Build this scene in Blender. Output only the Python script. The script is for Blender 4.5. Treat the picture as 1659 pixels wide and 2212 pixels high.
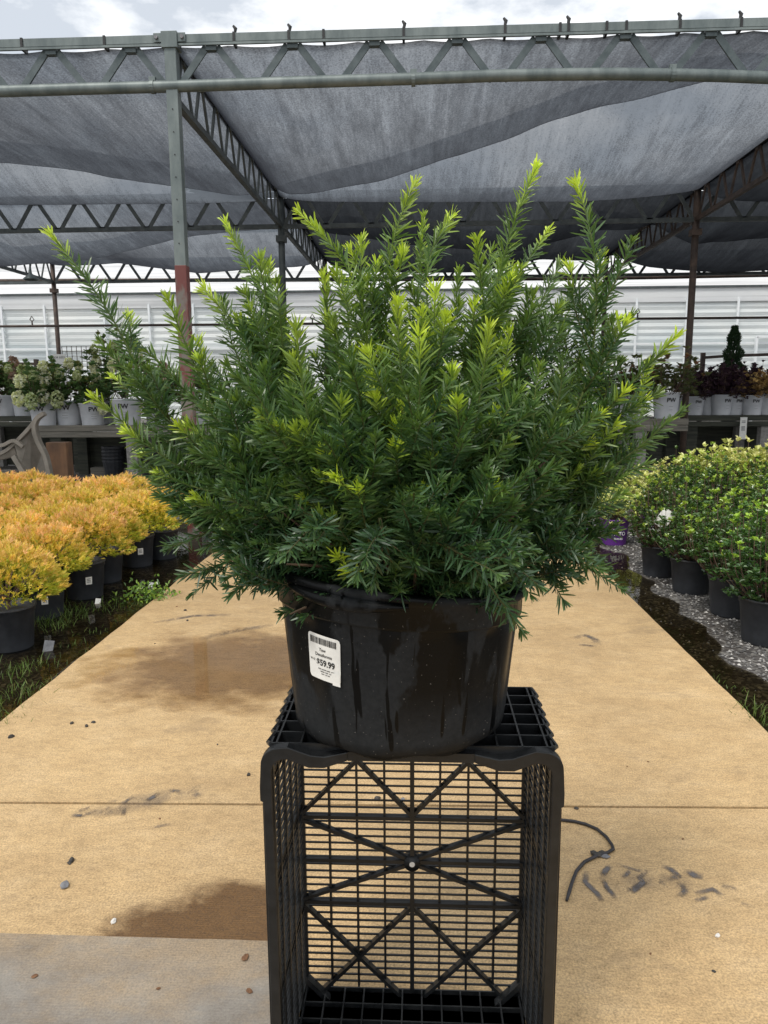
import bpy, math, random
import numpy as np
from mathutils import Matrix, Vector, Euler, noise
R = math.radians
random.seed(7); rng = np.random.default_rng(11)
for o in list(bpy.data.objects): bpy.data.objects.remove(o)
scene = bpy.context.scene
col = scene.collection
# ------------------------------------------------------------------ camera
FPX = 1610.0; PW_, PH_ = 1659.0, 2212.0
PITCH, YAW, ROLL = 9.3, 2.7, -0.35
CAM = Vector((0, 0, 1.5))
ROT = Matrix.Rotation(R(YAW), 3, 'Z') @ Matrix.Rotation(R(90 - PITCH), 3, 'X') @ Matrix.Rotation(R(ROLL), 3, 'Z')
cd = bpy.data.cameras.new('camera'); cam = bpy.data.objects.new('camera', cd); col.objects.link(cam)
cam.matrix_world = Matrix.Translation(CAM) @ ROT.to_4x4()
cd.sensor_fit = 'HORIZONTAL'; cd.sensor_width = 36; cd.lens = 36 * FPX / PW_
cd.clip_start = 0.05; cd.clip_end = 2000
scene.camera = cam
def ray(x, y):
    return ROT @ Vector(((x - PW_/2) / FPX, -(y - PH_/2) / FPX, -1))
def at(x, y, Y):            # point of the place seen at x,y of the photograph at distance Y along the path
    d = ray(x, y); return CAM + d * (Y / d.y)
def gr(x, y, z=0.0):        # same, on the level z
    d = ray(x, y); return CAM + d * ((z - CAM.z) / d.z)
# ------------------------------------------------------------------ world, sun, exposure
SUN_EL, SUN_AZ = 58, 215          # azimuth the light comes from, clockwise from +Y
w = bpy.data.worlds.new('World'); scene.world = w; w.use_nodes = True
nt = w.node_tree; nt.nodes.clear()
def N(nt, t, **k):
    n = nt.nodes.new(t)
    for a, b in k.items():
        if a.startswith('i_'): n.inputs[a[2:].replace('_', ' ')].default_value = b
        else: setattr(n, a, b)
    return n
L = lambda nt, a, b: nt.links.new(a, b)
out = N(nt, 'ShaderNodeOutputWorld'); bg = N(nt, 'ShaderNodeBackground'); bg.inputs[1].default_value = 0.1
sky = N(nt, 'ShaderNodeTexSky', sky_type='NISHITA', sun_disc=False, sun_elevation=R(SUN_EL), sun_rotation=R(SUN_AZ))
tc = N(nt, 'ShaderNodeTexCoord')
mp = N(nt, 'ShaderNodeMapping'); mp.inputs['Scale'].default_value = (1, 1, 2.2); mp.inputs['Location'].default_value = (3.1, 0.4, 0)
L(nt, tc.outputs['Generated'], mp.inputs[0])
n1 = N(nt, 'ShaderNodeTexNoise'); n1.inputs['Scale'].default_value = 7; n1.inputs['Detail'].default_value = 7; n1.inputs['Roughness'].default_value = .55
L(nt, mp.outputs[0], n1.inputs['Vector'])
r1 = N(nt, 'ShaderNodeValToRGB'); e = r1.color_ramp.elements
e[0].position = .40; e[0].color = (5.0, 5.35, 5.8, 1); e[1].position = .57; e[1].color = (9.8, 9.8, 9.7, 1)
L(nt, n1.outputs['Fac'], r1.inputs[0])
mx = N(nt, 'ShaderNodeMix', data_type='RGBA'); mx.inputs[0].default_value = .88
L(nt, sky.outputs[0], mx.inputs[6]); L(nt, r1.outputs[0], mx.inputs[7])
L(nt, mx.outputs[2], bg.inputs[0]); L(nt, bg.outputs[0], out.inputs[0])
sl = bpy.data.lights.new('sun', 'SUN'); sl.energy = 1.5; sl.angle = R(14); sl.color = (1, .95, .87)
so = bpy.data.objects.new('sun', sl); col.objects.link(so)
sd = Vector((math.sin(R(SUN_AZ)) * math.cos(R(SUN_EL)), math.cos(R(SUN_AZ)) * math.cos(R(SUN_EL)), math.sin(R(SUN_EL))))
so.rotation_euler = (-sd).to_track_quat('-Z', 'Y').to_euler(); so.location = (0, -5, 12)
scene.view_settings.view_transform = 'Standard'; scene.view_settings.look = 'None'
scene.view_settings.exposure = 0.58; scene.view_settings.gamma = 1
# ------------------------------------------------------------------ helpers
class MB:
    def __init__(s): s.v = []; s.f = []; s.t = []
    def add(s, vs, fs, tone=0.0):
        n = len(s.v); s.v += [tuple(v) for v in vs]; s.f += [tuple(i + n for i in f) for f in fs]; s.t += [tone] * len(vs)
    def box(s, a, b, M=None):
        x0, y0, z0 = a; x1, y1, z1 = b
        v = [Vector(p) for p in ((x0,y0,z0),(x1,y0,z0),(x1,y1,z0),(x0,y1,z0),(x0,y0,z1),(x1,y0,z1),(x1,y1,z1),(x0,y1,z1))]
        if M: v = [M @ p for p in v]
        s.add(v, ((0,3,2,1),(4,5,6,7),(0,1,5,4),(1,2,6,5),(2,3,7,6),(3,0,4,7)))
    def bar(s, p, q, w, h, up=(0, 0, 1)):      # rectangular bar from p to q
        p, q = Vector(p), Vector(q); t = (q - p).normalized(); u = Vector(up)
        sd_ = t.cross(u)
        if sd_.length < 1e-4: sd_ = t.cross(Vector((1, 0, 0)))
        sd_.normalize(); u = sd_.cross(t)
        vs = []
        for c in (p, q):
            for a, b in ((-1,-1),(1,-1),(1,1),(-1,1)): vs.append(c + sd_ * a * w/2 + u * b * h/2)
        s.add(vs, ((0,3,2,1),(4,5,6,7),(0,1,5,4),(1,2,6,5),(2,3,7,6),(3,0,4,7)))
    def tube(s, pts, r, n=8, tone=0.0, caps=True):
        pts = [Vector(p) for p in pts]; k = len(pts)
        rs = r if isinstance(r, (list, tuple)) else [r] * k
        t0 = (pts[1] - pts[0]).normalized(); a = t0.orthogonal().normalized()
        vs = []
        for i, p in enumerate(pts):
            t = (pts[min(i+1, k-1)] - pts[max(i-1, 0)]).normalized()
            a = (a - t * a.dot(t)).normalized(); b = t.cross(a)
            for j in range(n):
                an = 2 * math.pi * j / n; vs.append(p + (a * math.cos(an) + b * math.sin(an)) * rs[i])
        fs = [(i*n+j, i*n+(j+1) % n, (i+1)*n+(j+1) % n, (i+1)*n+j) for i in range(k-1) for j in range(n)]
        if caps: fs += [tuple(range(n-1, -1, -1)), tuple((k-1)*n + j for j in range(n))]
        s.add(vs, fs, tone)
    def lathe(s, prof, n=32, c=(0, 0, 0), fn=None, close=False):
        vs = []
        for r_, z in prof:
            for j in range(n):
                an = 2 * math.pi * j / n; v = Vector((c[0] + r_*math.cos(an), c[1] + r_*math.sin(an), c[2] + z))
                vs.append(fn(v, an, r_, z) if fn else v)
        k = len(prof)
        fs = [(i*n+j, i*n+(j+1) % n, (i+1)*n+(j+1) % n, (i+1)*n+j) for i in range(k-1) for j in range(n)]
        s.add(vs, fs)
    def prism(s, poly, y0, y1):      # polygon in XZ extruded along Y
        n = len(poly); vs = [(x, y0, z) for x, z in poly] + [(x, y1, z) for x, z in poly]
        s.add(vs, [tuple(range(n)), tuple(range(2*n-1, n-1, -1))] + [(i, i+n, (i+1) % n + n, (i+1) % n) for i in range(n)])
    def build(s, name, m, parent=None, smooth=False, bevel=0):
        me = bpy.data.meshes.new(name); me.from_pydata(s.v, [], s.f); me.update()
        if any(s.t):
            at_ = me.attributes.new('tone', 'FLOAT', 'POINT'); at_.data.foreach_set('value', s.t)
        if smooth: me.polygons.foreach_set('use_smooth', [True] * len(me.polygons))
        return link(name, me, m, parent, bevel)
def link(name, me, m, parent=None, bevel=0):
    o = bpy.data.objects.new(name, me); col.objects.link(o)
    if m: me.materials.append(m)
    if parent: o.parent = parent
    if bevel:
        b = o.modifiers.new('bevel', 'BEVEL'); b.width = bevel; b.segments = 2; b.limit_method = 'ANGLE'
    return o
def tag(o, label=None, cat=None, group=None, kind=None):
    if label: o['label'] = label
    if cat: o['category'] = cat
    if group: o['group'] = group
    if kind: o['kind'] = kind
    return o
def thing(name, label, cat, loc=(0, 0, 0), rz=0, group=None):
    o = bpy.data.objects.new(name, None); col.objects.link(o); o.empty_display_size = .1
    o.location = loc; o.rotation_euler = (0, 0, rz)
    return tag(o, label, cat, group)
def copy_tree(o, parent=None):
    c = o.copy(); col.objects.link(c); c.parent = parent
    for ch in list(o.children): copy_tree(ch, c)
    return c
def place(proto, used, loc, rz, sc, label, group=None):
    o = proto if not used else copy_tree(proto)
    o.location = loc; o.rotation_euler = (0, 0, rz); o.scale = (sc, sc, sc); tag(o, label, None, group)
    return o
def nz(v): return v / np.maximum(np.linalg.norm(v, axis=1, keepdims=True), 1e-9)
class Blades:       # many leaves / needles in one mesh
    def __init__(s): s.V = []; s.F = []; s.T = []; s.n = 0
    def needles(s, P, D, W, Ln, wd, tone, droop=0.0, blunt=.45):
        P, D, W = map(lambda a: np.asarray(a, float), (P, D, W)); D = nz(D); W = nz(W - D * (W*D).sum(1, keepdims=True))
        Ln = np.broadcast_to(Ln, (len(P),))[:, None]; wd = np.broadcast_to(wd, (len(P),))[:, None]
        nn = np.cross(D, W); nn = nn * np.where(nn[:, 2:3] < 0, -1, 1)
        m = P + D*Ln*.45; t = P + D*Ln*.86 - nn*droop*Ln*.5; tip = P + D*Ln - nn*droop*Ln
        V = np.stack([P - W*wd*.25, P + W*wd*.25, m - W*wd*.5, m + W*wd*.5, t - W*wd*blunt, t + W*wd*blunt, tip], 1).reshape(-1, 3)
        k = len(P); b = (np.arange(k) * 7)[:, None] + s.n
        F = [np.hstack([b, b+1, b+3, b+2]), np.hstack([b+2, b+3, b+5, b+4]), np.hstack([b+4, b+5, b+6])]
        s.V.append(V); s.F += [q.tolist() for q in F]; s.T.append(np.repeat(np.broadcast_to(tone, (k,)), 7)); s.n += 7*k
    def leaves(s, P, D, W, Ln, wd, tone, fold=.25, droop=.15):
        P, D, W = map(lambda a: np.asarray(a, float), (P, D, W)); D = nz(D); W = nz(W - D * (W*D).sum(1, keepdims=True))
        Ln = np.broadcast_to(Ln, (len(P),))[:, None]; wd = np.broadcast_to(wd, (len(P),))[:, None]
        nn = np.cross(W, D); nn = nn * np.where(nn[:, 2:3] < 0, -1, 1)
        a = P + D*Ln*.35; c = P + D*Ln*.72 - nn*droop*Ln*.4; tip = P + D*Ln - nn*droop*Ln
        up = nn*wd*fold
        V = np.stack([P, a - W*wd*.46 + up, c - W*wd*.4 + up, tip, c + W*wd*.4 + up, a + W*wd*.46 + up], 1).reshape(-1, 3)
        k = len(P); b = (np.arange(k) * 6)[:, None] + s.n
        s.V.append(V); s.F += [np.hstack([b, b+1, b+2, b+3]).tolist(), np.hstack([b, b+3, b+4, b+5]).tolist()]
        s.T.append(np.repeat(np.broadcast_to(tone, (k,)), 6)); s.n += 6*k
    def build(s, name, m, parent=None):
        V = np.vstack(s.V); F = [f for q in s.F for f in q]
        me = bpy.data.meshes.new(name); me.from_pydata(V.tolist(), [], F); me.update()
        at_ = me.attributes.new('tone', 'FLOAT', 'POINT'); at_.data.foreach_set('value', np.concatenate(s.T).astype(np.float32))
        return link(name, me, m, parent)
# ------------------------------------------------------------------ materials
def mat(name):
    m = bpy.data.materials.new(name); m.use_nodes = True; nt = m.node_tree
    return m, nt, nt.nodes['Principled BSDF'], nt.nodes['Material Output']
def tex(nt, kind='Noise', scale=5, detail=4, rough=.6, coord='Object', stretch=None, dist=0):
    tc = N(nt, 'ShaderNodeTexCoord'); n = N(nt, 'ShaderNodeTex' + kind); n.inputs['Scale'].default_value = scale
    if kind == 'Noise':
        n.inputs['Detail'].default_value = detail; n.inputs['Roughness'].default_value = rough; n.inputs['Distortion'].default_value = dist
    if stretch:
        mp = N(nt, 'ShaderNodeMapping'); mp.inputs['Scale'].default_value = stretch; L(nt, tc.outputs[coord], mp.inputs[0]); L(nt, mp.outputs[0], n.inputs['Vector'])
    else: L(nt, tc.outputs[coord], n.inputs['Vector'])
    return n
def ramp(nt, src, stops):
    r = N(nt, 'ShaderNodeValToRGB'); el = r.color_ramp.elements
    while len(el) < len(stops): el.new(.5)
    for q, (p, c) in zip(el, stops):
        q.position = p; q.color = (c if len(c) == 4 else (*c, 1)) if not isinstance(c, (int, float)) else (c, c, c, 1)
    L(nt, src, r.inputs[0]); return r
def mixc(nt, fac, a, b, mode='MIX'):
    m = N(nt, 'ShaderNodeMix', data_type='RGBA', blend_type=mode)
    for i, v in ((0, fac), (6, a), (7, b)):
        if hasattr(v, 'links'): L(nt, v, m.inputs[i])
        elif isinstance(v, (int, float)): m.inputs[i].default_value = v
        else: m.inputs[i].default_value = (*v, 1)
    return m.outputs[2]
def mth(nt, op, a, b=0.0, clamp=False):
    m = N(nt, 'ShaderNodeMath', operation=op, use_clamp=clamp)
    for i, v in ((0, a), (1, b)):
        if hasattr(v, 'links'): L(nt, v, m.inputs[i])
        else: m.inputs[i].default_value = v
    return m.outputs[0]
def bump(nt, b, src, strength=.3, dist=.01):
    n = N(nt, 'ShaderNodeBump'); n.inputs['Strength'].default_value = strength; n.inputs['Distance'].default_value = dist
    L(nt, src, n.inputs['Height']); L(nt, n.outputs[0], b.inputs['Normal'])
def simple(name, c1, c2, scale=8, rough=.6, metal=0, bmp=.15, bscale=60, detail=5, lo=.35, hi=.65, stretch=None):
    m, nt, b, o = mat(name)
    n = tex(nt, scale=scale, detail=detail, stretch=stretch); r = ramp(nt, n.outputs['Fac'], [(lo, c1), (hi, c2)])
    L(nt, r.outputs[0], b.inputs['Base Color']); b.inputs['Roughness'].default_value = rough; b.inputs['Metallic'].default_value = metal
    if bmp: bump(nt, b, tex(nt, scale=bscale).outputs['Fac'], bmp, .004)
    return m
def leafmat(name, stops, rough=.45, trans=.3, var=.25, spec=.5, hue=.02):
    m, nt, b, o = mat(name)
    a = N(nt, 'ShaderNodeAttribute', attribute_name='tone'); r = ramp(nt, a.outputs['Fac'], stops)
    oi = N(nt, 'ShaderNodeObjectInfo'); hs = N(nt, 'ShaderNodeHueSaturation')
    L(nt, mth(nt, 'MULTIPLY_ADD', oi.outputs['Random'], var), hs.inputs['Value'])
    hs.inputs['Value'].default_value = 1
    mm = nt.nodes[-2] if False else None
    v = mth(nt, 'ADD', mth(nt, 'MULTIPLY', oi.outputs['Random'], var), 1 - var/2); L(nt, v, hs.inputs['Value'])
    h = mth(nt, 'ADD', mth(nt, 'MULTIPLY', oi.outputs['Random'], hue), .5 - hue/2); L(nt, h, hs.inputs['Hue'])
    L(nt, r.outputs[0], hs.inputs['Color'])
    n = tex(nt, scale=14, detail=3); c = mixc(nt, 1.0, hs.outputs[0], ramp(nt, n.outputs['Fac'], [(.3, .72), (.7, 1.2)]).outputs[0], 'MULTIPLY')
    L(nt, c, b.inputs['Base Color']); b.inputs['Roughness'].default_value = rough; b.inputs['Specular IOR Level'].default_value = spec
    if trans:
        t = N(nt, 'ShaderNodeBsdfTranslucent'); L(nt, mixc(nt, 1.0, c, (1.25, 1.25, .6), 'MULTIPLY'), t.inputs[0])
        ms = N(nt, 'ShaderNodeMixShader'); ms.inputs[0].default_value = trans
        L(nt, b.outputs[0], ms.inputs[1]); L(nt, t.outputs[0], ms.inputs[2]); L(nt, ms.outputs[0], o.inputs[0])
    return m
M = {}
M['yew'] = leafmat('yew_needles', [(0, (.020, .052, .029)), (.3, (.046, .108, .042)), (.6, (.118, .205, .046)), (.82, (.33, .46, .055)), (1, (.60, .74, .07))], .38, .28, 0, .6, 0)
M['yew_stem'] = leafmat('yew_bark', [(0, (.07, .04, .028)), (.3, (.08, .075, .03)), (.6, (.12, .2, .04))], .8, 0, 0, .3, 0)
M['thuja'] = leafmat('orange_conifer', [(0, (.12, .21, .025)), (.3, (.42, .48, .05)), (.6, (.78, .62, .12)), (1, (.90, .55, .27))], .6, .3, .12, .3)
M['azalea'] = leafmat('glossy_green_leaves', [(0, (.03, .07, .025)), (.5, (.09, .18, .04)), (.8, (.20, .34, .05)), (1, (.38, .54, .07))], .3, .25, .2, .7)
M['gold'] = leafmat('variegated_leaves', [(0, (.16, .24, .05)), (.5, (.58, .62, .2)), (1, (.88, .88, .45))], .45, .3, .15)
M['hyd'] = leafmat('hydrangea_leaves', [(0, (.04, .08, .03)), (.5, (.11, .19, .06)), (1, (.26, .24, .09))], .5, .25, .4)
M['bloom'] = leafmat('hydrangea_petals', [(0, (.42, .50, .25)), (.6, (.70, .72, .5)), (1, (.85, .85, .74))], .7, .35, .15)
M['bloomp'] = leafmat('faded_pink_petals', [(0, (.35, .22, .16)), (1, (.55, .4, .33))], .7, .35, .2)
M['purple'] = leafmat('dark_purple_leaves', [(0, (.022, .012, .022)), (.6, (.07, .035, .055)), (1, (.13, .08, .09))], .45, .2, .3)
M['bronze'] = leafmat('bronze_leaves', [(0, (.2, .12, .05)), (.6, (.5, .32, .14)), (1, (.7, .5, .22))], .5, .3, .2)
M['redgreen'] = leafmat('red_green_leaves', [(0, (.05, .075, .03)), (.6, (.14, .16, .06)), (1, (.28, .10, .07))], .5, .25, .2)
M['conifer'] = leafmat('dark_conifer', [(0, (.012, .035, .015)), (1, (.045, .09, .03))], .6, .1, .2)
M['grass'] = leafmat('grass_blades', [(0, (.06, .09, .02)), (.6, (.13, .22, .04)), (1, (.3, .3, .1))], .5, .3, .0)
M['stem'] = simple('twig_bark', (.07, .045, .03), (.14, .09, .06), 30, .8)
# black pot plastic with water marks
def potmat():
    m, nt, b, o = mat('wet_black_plastic')
    n = tex(nt, scale=9, detail=6, rough=.6, stretch=(1, 1, .45)); r = ramp(nt, n.outputs['Fac'], [(.49, 0), (.53, 1)])
    n2 = tex(nt, scale=30, detail=3, stretch=(1, 1, .035)); r2 = ramp(nt, n2.outputs['Fac'], [(.615, 0), (.635, 1)])
    wet = mth(nt, 'MAXIMUM', mth(nt, 'MULTIPLY', r.outputs[0], 1), r2.outputs[0])
    tc = N(nt, 'ShaderNodeTexCoord'); sp = N(nt, 'ShaderNodeSeparateXYZ'); L(nt, tc.outputs['Object'], sp.inputs[0])
    top = ramp(nt, sp.outputs['Z'], [(.04, .0), (.14, .9), (.30, 1.0)]); bot = ramp(nt, sp.outputs['Z'], [(.0, 1), (.04, 0)])
    wet = mth(nt, 'MAXIMUM', mth(nt, 'MULTIPLY', r.outputs[0], top.outputs[0]), mth(nt, 'MAXIMUM', r2.outputs[0], mth(nt, 'MULTIPLY', bot.outputs[0], .9)))
    n3 = tex(nt, scale=90, detail=6); dry = ramp(nt, n3.outputs['Fac'], [(.35, (.014, .0155, .017)), (.65, (.021, .0225, .024))])
    sp3 = tex(nt, scale=210, detail=1); spk = ramp(nt, sp3.outputs['Fac'], [(.74, 0), (.77, 1)])
    c = mixc(nt, wet, dry.outputs[0], (.0015, .0018, .002)); c = mixc(nt, mth(nt, 'MULTIPLY', spk.outputs[0], .35), c, (.3, .28, .25))
    L(nt, c, b.inputs['Base Color'])
    rr = N(nt, 'ShaderNodeMapRange'); rr.inputs[3].default_value = .7; rr.inputs[4].default_value = .34; b.inputs['Specular IOR Level'].default_value = .16; L(nt, wet, rr.inputs[0]); L(nt, rr.outputs[0], b.inputs['Roughness'])
    bump(nt, b, n3.outputs['Fac'], .15, .002)
    return m
M['pot'] = potmat()
M['pot_small'] = simple('black_nursery_pot', (.016, .018, .022), (.032, .035, .041), 12, .5, 0, .1)
M['crate'] = simple('black_crate_plastic', (.005, .006, .007), (.012, .013, .014), 30, .38, 0, .12, 140); M['crate'].node_tree.nodes['Principled BSDF'].inputs['Specular IOR Level'].default_value = .42
M['white_pot'] = simple('white_nursery_pot', (.50, .52, .55), (.64, .65, .68), 6, .5, 0, .03)
M['purple_pot'] = simple('purple_nursery_pot', (.10, .022, .20), (.15, .035, .28), 6, .5, 0, .05)
M['soil'] = simple('potting_soil', (.02, .013, .009), (.06, .04, .025), 60, .95, 0, .8, 50)
M['paper'] = simple('label_paper', (.74, .73, .69), (.84, .83, .79), 30, .6, 0, .03)
M['ink'] = simple('black_ink', (.012, .012, .012), (.02, .02, .02), 5, .7, 0, 0)
M['whiteink'] = simple('white_print', (.75, .75, .75), (.85, .85, .85), 5, .7, 0, 0)
M['steel'] = simple('galvanised_steel', (.10, .125, .125), (.18, .21, .205), 7, .5, .25, .1, 30, stretch=(1, 1, .3))
M['websteel'] = simple('painted_web_steel', (.05, .068, .072), (.095, .118, .122), 7, .5, .2, .1, 30)
M['darksteel'] = simple('weathered_dark_steel', (.055, .065, .068), (.10, .115, .115), 7, .6, .2, .1, 30)
M['redsteel'] = simple('red_oxide_painted_steel', (.13, .035, .03), (.14, .125, .11), 5, .6, 0, .1, 30, lo=.46, hi=.56, stretch=(1, 1, .5))
M['rust'] = simple('rusty_brown_steel', (.045, .032, .027), (.10, .068, .052), 9, .7, 0, .1, 30)
M['strap'] = simple('black_strap', (.01, .01, .01), (.02, .02, .02), 9, .5, 0, 0)
M['wood'] = simple('weathered_wood', (.10, .095, .08), (.22, .20, .165), 6, .85, 0, .5, 40, stretch=(.25, 1, 4))
M['darkwood'] = simple('dark_damp_wood', (.025, .028, .022), (.06, .062, .045), 6, .85, 0, .4, 40, stretch=(.25, 1, 4))
M['block'] = simple('rust_stained_timber', (.14, .085, .055), (.30, .16, .085), 4, .85, 0, .4, 40, stretch=(1, 1, .5))
M['chair'] = simple('beige_resin', (.21, .185, .15), (.33, .29, .24), 5, .5, 0, .05)
M['concrete_block'] = simple('concrete_block', (.2, .19, .18), (.33, .32, .30), 20, .9, 0, .5)
M['stone'] = simple('dark_crumb', (.02, .02, .018), (.06, .05, .04), 40, .6, 0, .3)
M['greystone'] = simple('grey_chip', (.13, .13, .14), (.22, .22, .23), 30, .7, 0, .3)
M['whitestone'] = simple('white_chip', (.6, .58, .54), (.8, .78, .74), 30, .7, 0, .3)
M['deadleaf'] = simple('dead_leaf', (.10, .045, .02), (.22, .11, .05), 30, .8, 0, .3)
M['whiteframe'] = simple('white_greenhouse_frame', (.72, .76, .78), (.82, .84, .85), 3, .5, 0, 0)
M['rubber'] = simple('black_drip_tube', (.012, .011, .013), (.03, .027, .03), 60, .55, 0, .2)
# ------------------------------------------------------------------ ground
def groundmat():
    m, nt, b, o = mat('gravel_and_mud')
    v = tex(nt, 'Voronoi', scale=48); cr = ramp(nt, v.outputs['Color'], [(.0, (.025, .023, .022)), (.5, (.085, .078, .074)), (.8, (.24, .23, .21)), (1, (.50, .48, .45))])
    n = tex(nt, scale=1.6, detail=6); c = mixc(nt, ramp(nt, n.outputs['Fac'], [(.42, 0), (.62, .75)]).outputs[0], cr.outputs[0], (.045, .036, .028))
    L(nt, c, b.inputs['Base Color']); b.inputs['Roughness'].default_value = .8
    bump(nt, b, v.outputs['Distance'], .8, .012)
    return m
gm = MB(); gm.add([(-400, -20, 0), (400, -20, 0), (400, 900, 0), (-400, 900, 0)], [(0, 1, 2, 3)])
tag(gm.build('ground', groundmat()), kind='structure')
PXL, PXR = gr(268, 1356).x, gr(1500, 1437).x      # path edges
ZP = .03
J0, J1 = gr(0, 1734, ZP), gr(1659, 1745, ZP)
def jy(x): return J0.y + (J1.y - J0.y) * (x - J0.x) / (J1.x - J0.x)
def concrete():
    m, nt, b, o = mat('tan_stained_concrete')
    tc = N(nt, 'ShaderNodeTexCoord'); sp = N(nt, 'ShaderNodeSeparateXYZ'); L(nt, tc.outputs['Object'], sp.inputs[0])
    X, Y = sp.outputs['X'], sp.outputs['Y']
    fine = tex(nt, scale=170, detail=4, rough=.7); mid = tex(nt, scale=9, detail=7, rough=.65, stretch=(.6, 1, 1)); big = tex(nt, scale=.9, detail=5)
    c = ramp(nt, mid.outputs['Fac'], [(.25, (.44, .30, .15)), (.5, (.50, .35, .18)), (.75, (.56, .405, .225))]).outputs[0]
    c = mixc(nt, 1.0, c, ramp(nt, fine.outputs['Fac'], [(.36, .66), (.5, 1.0), (.62, 1.24)]).outputs[0], 'MULTIPLY')
    gr2 = tex(nt, scale=48, detail=6, rough=.8, stretch=(.5, 1, 1)); c = mixc(nt, 1.0, c, ramp(nt, gr2.outputs['Fac'], [(.35, .80), (.5, 1.0), (.65, 1.12)]).outputs[0], 'MULTIPLY')
    c = mixc(nt, 1.0, c, ramp(nt, big.outputs['Fac'], [(.3, (.80, .78, .76)), (.65, (1.06, 1.05, 1.03))]).outputs[0], 'MULTIPLY')
    # dark crumbs and grey smears
    pit = tex(nt, 'Voronoi', scale=26); pm = ramp(nt, pit.outputs['Distance'], [(.035, 1), (.06, 0)])
    gate = ramp(nt, tex(nt, scale=14, detail=2).outputs['Fac'], [(.60, 0), (.64, 1)])
    c = mixc(nt, mth(nt, 'MULTIPLY', mth(nt, 'MULTIPLY', pm.outputs[0], gate.outputs[0]), .7), c, (.10, .07, .045))
    sm = tex(nt, scale=3.2, detail=7, rough=.7, stretch=(.55, 1, 1)); smr = ramp(nt, sm.outputs['Fac'], [(.58, 0), (.72, .55)])
    c = mixc(nt, smr.outputs[0], c, (.20, .145, .09))
    # edge noise
    en = tex(nt, scale=3.4, detail=7, rough=.6); e2 = mth(nt, 'MULTIPLY', mth(nt, 'SUBTRACT', en.outputs['Fac'], .5), 1.0)
    # broom finish
    wv = N(nt, 'ShaderNodeTexWave', wave_type='BANDS', bands_direction='Y'); wv.inputs['Scale'].default_value = 38; wv.inputs['Distortion'].default_value = 1.6; wv.inputs['Detail'].default_value = 3
    mp = N(nt, 'ShaderNodeMapping'); mp.inputs['Scale'].default_value = (.12, 1, 1); L(nt, tc.outputs['Object'], mp.inputs[0]); L(nt, mp.outputs[0], wv.inputs[0])
    # water film reflecting the sky, painted grey (in front of a straight edge)
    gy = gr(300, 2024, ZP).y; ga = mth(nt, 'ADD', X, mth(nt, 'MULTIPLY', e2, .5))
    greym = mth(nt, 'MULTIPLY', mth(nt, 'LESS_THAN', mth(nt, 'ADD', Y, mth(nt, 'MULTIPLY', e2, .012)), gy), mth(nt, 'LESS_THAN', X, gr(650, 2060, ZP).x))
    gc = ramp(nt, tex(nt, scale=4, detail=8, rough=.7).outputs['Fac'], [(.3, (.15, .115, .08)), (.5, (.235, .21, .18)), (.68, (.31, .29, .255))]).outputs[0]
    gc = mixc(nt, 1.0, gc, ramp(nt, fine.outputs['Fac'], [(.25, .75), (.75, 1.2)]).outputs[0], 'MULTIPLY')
    # wet brown triangle beyond that edge
    p0 = gr(270, 2022, ZP); p1 = gr(560, 1895, ZP)
    # inside: Y>gy , below line p0-p1, x<0
    k = (p1.y - p0.y) / (p1.x - p0.x)
    ln = mth(nt, 'SUBTRACT', mth(nt, 'MULTIPLY', mth(nt, 'SUBTRACT', X, p0.x - .12), k), mth(nt, 'SUBTRACT', Y, p0.y))
    wetm = ramp(nt, mth(nt, 'MULTIPLY', mth(nt, 'ADD', ln, mth(nt, 'MULTIPLY', e2, .55)), 9), [(0, 0), (1, 1)]).outputs[0]
    wetm = mth(nt, 'MULTIPLY', wetm, mth(nt, 'GREATER_THAN', mth(nt, 'ADD', Y, mth(nt, 'MULTIPLY', e2, .012)), gy))
    top = ramp(nt, mth(nt, 'MULTIPLY', mth(nt, 'SUBTRACT', mth(nt, 'ADD', p1.y + .02, mth(nt, 'MULTIPLY', e2, .25)), Y), 14), [(0, 0), (1, 1)]).outputs[0]
    wetm = mth(nt, 'MULTIPLY', wetm, top)
    wetm = mth(nt, 'MULTIPLY', wetm, mth(nt, 'LESS_THAN', mth(nt, 'ADD', X, mth(nt, 'MULTIPLY', e2, .06)), gr(650, 1960, ZP).x))
    wc = mixc(nt, 1.0, c, (.24, .165, .08), 'MULTIPLY')
    gn = ramp(nt, tex(nt, scale=2.6, detail=8, rough=.7, stretch=(.6, 1, 1)).outputs['Fac'], [(.38, .55), (.55, 1)]).outputs[0]
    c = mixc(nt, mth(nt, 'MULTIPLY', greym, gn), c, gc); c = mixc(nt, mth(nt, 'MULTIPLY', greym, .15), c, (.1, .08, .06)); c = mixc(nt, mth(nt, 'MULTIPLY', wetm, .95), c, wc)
    L(nt, c, b.inputs['Base Color'])
    ro = N(nt, 'ShaderNodeMapRange'); ro.inputs[3].default_value = .78; ro.inputs[4].default_value = .38; L(nt, wetm, ro.inputs[0]); L(nt, ro.outputs[0], b.inputs['Roughness'])
    h = mth(nt, 'ADD', fine.outputs['Fac'], mth(nt, 'MULTIPLY', wv.outputs['Fac'], .25)); bump(nt, b, h, .35, .003)
    return m
pm_ = MB()
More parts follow.
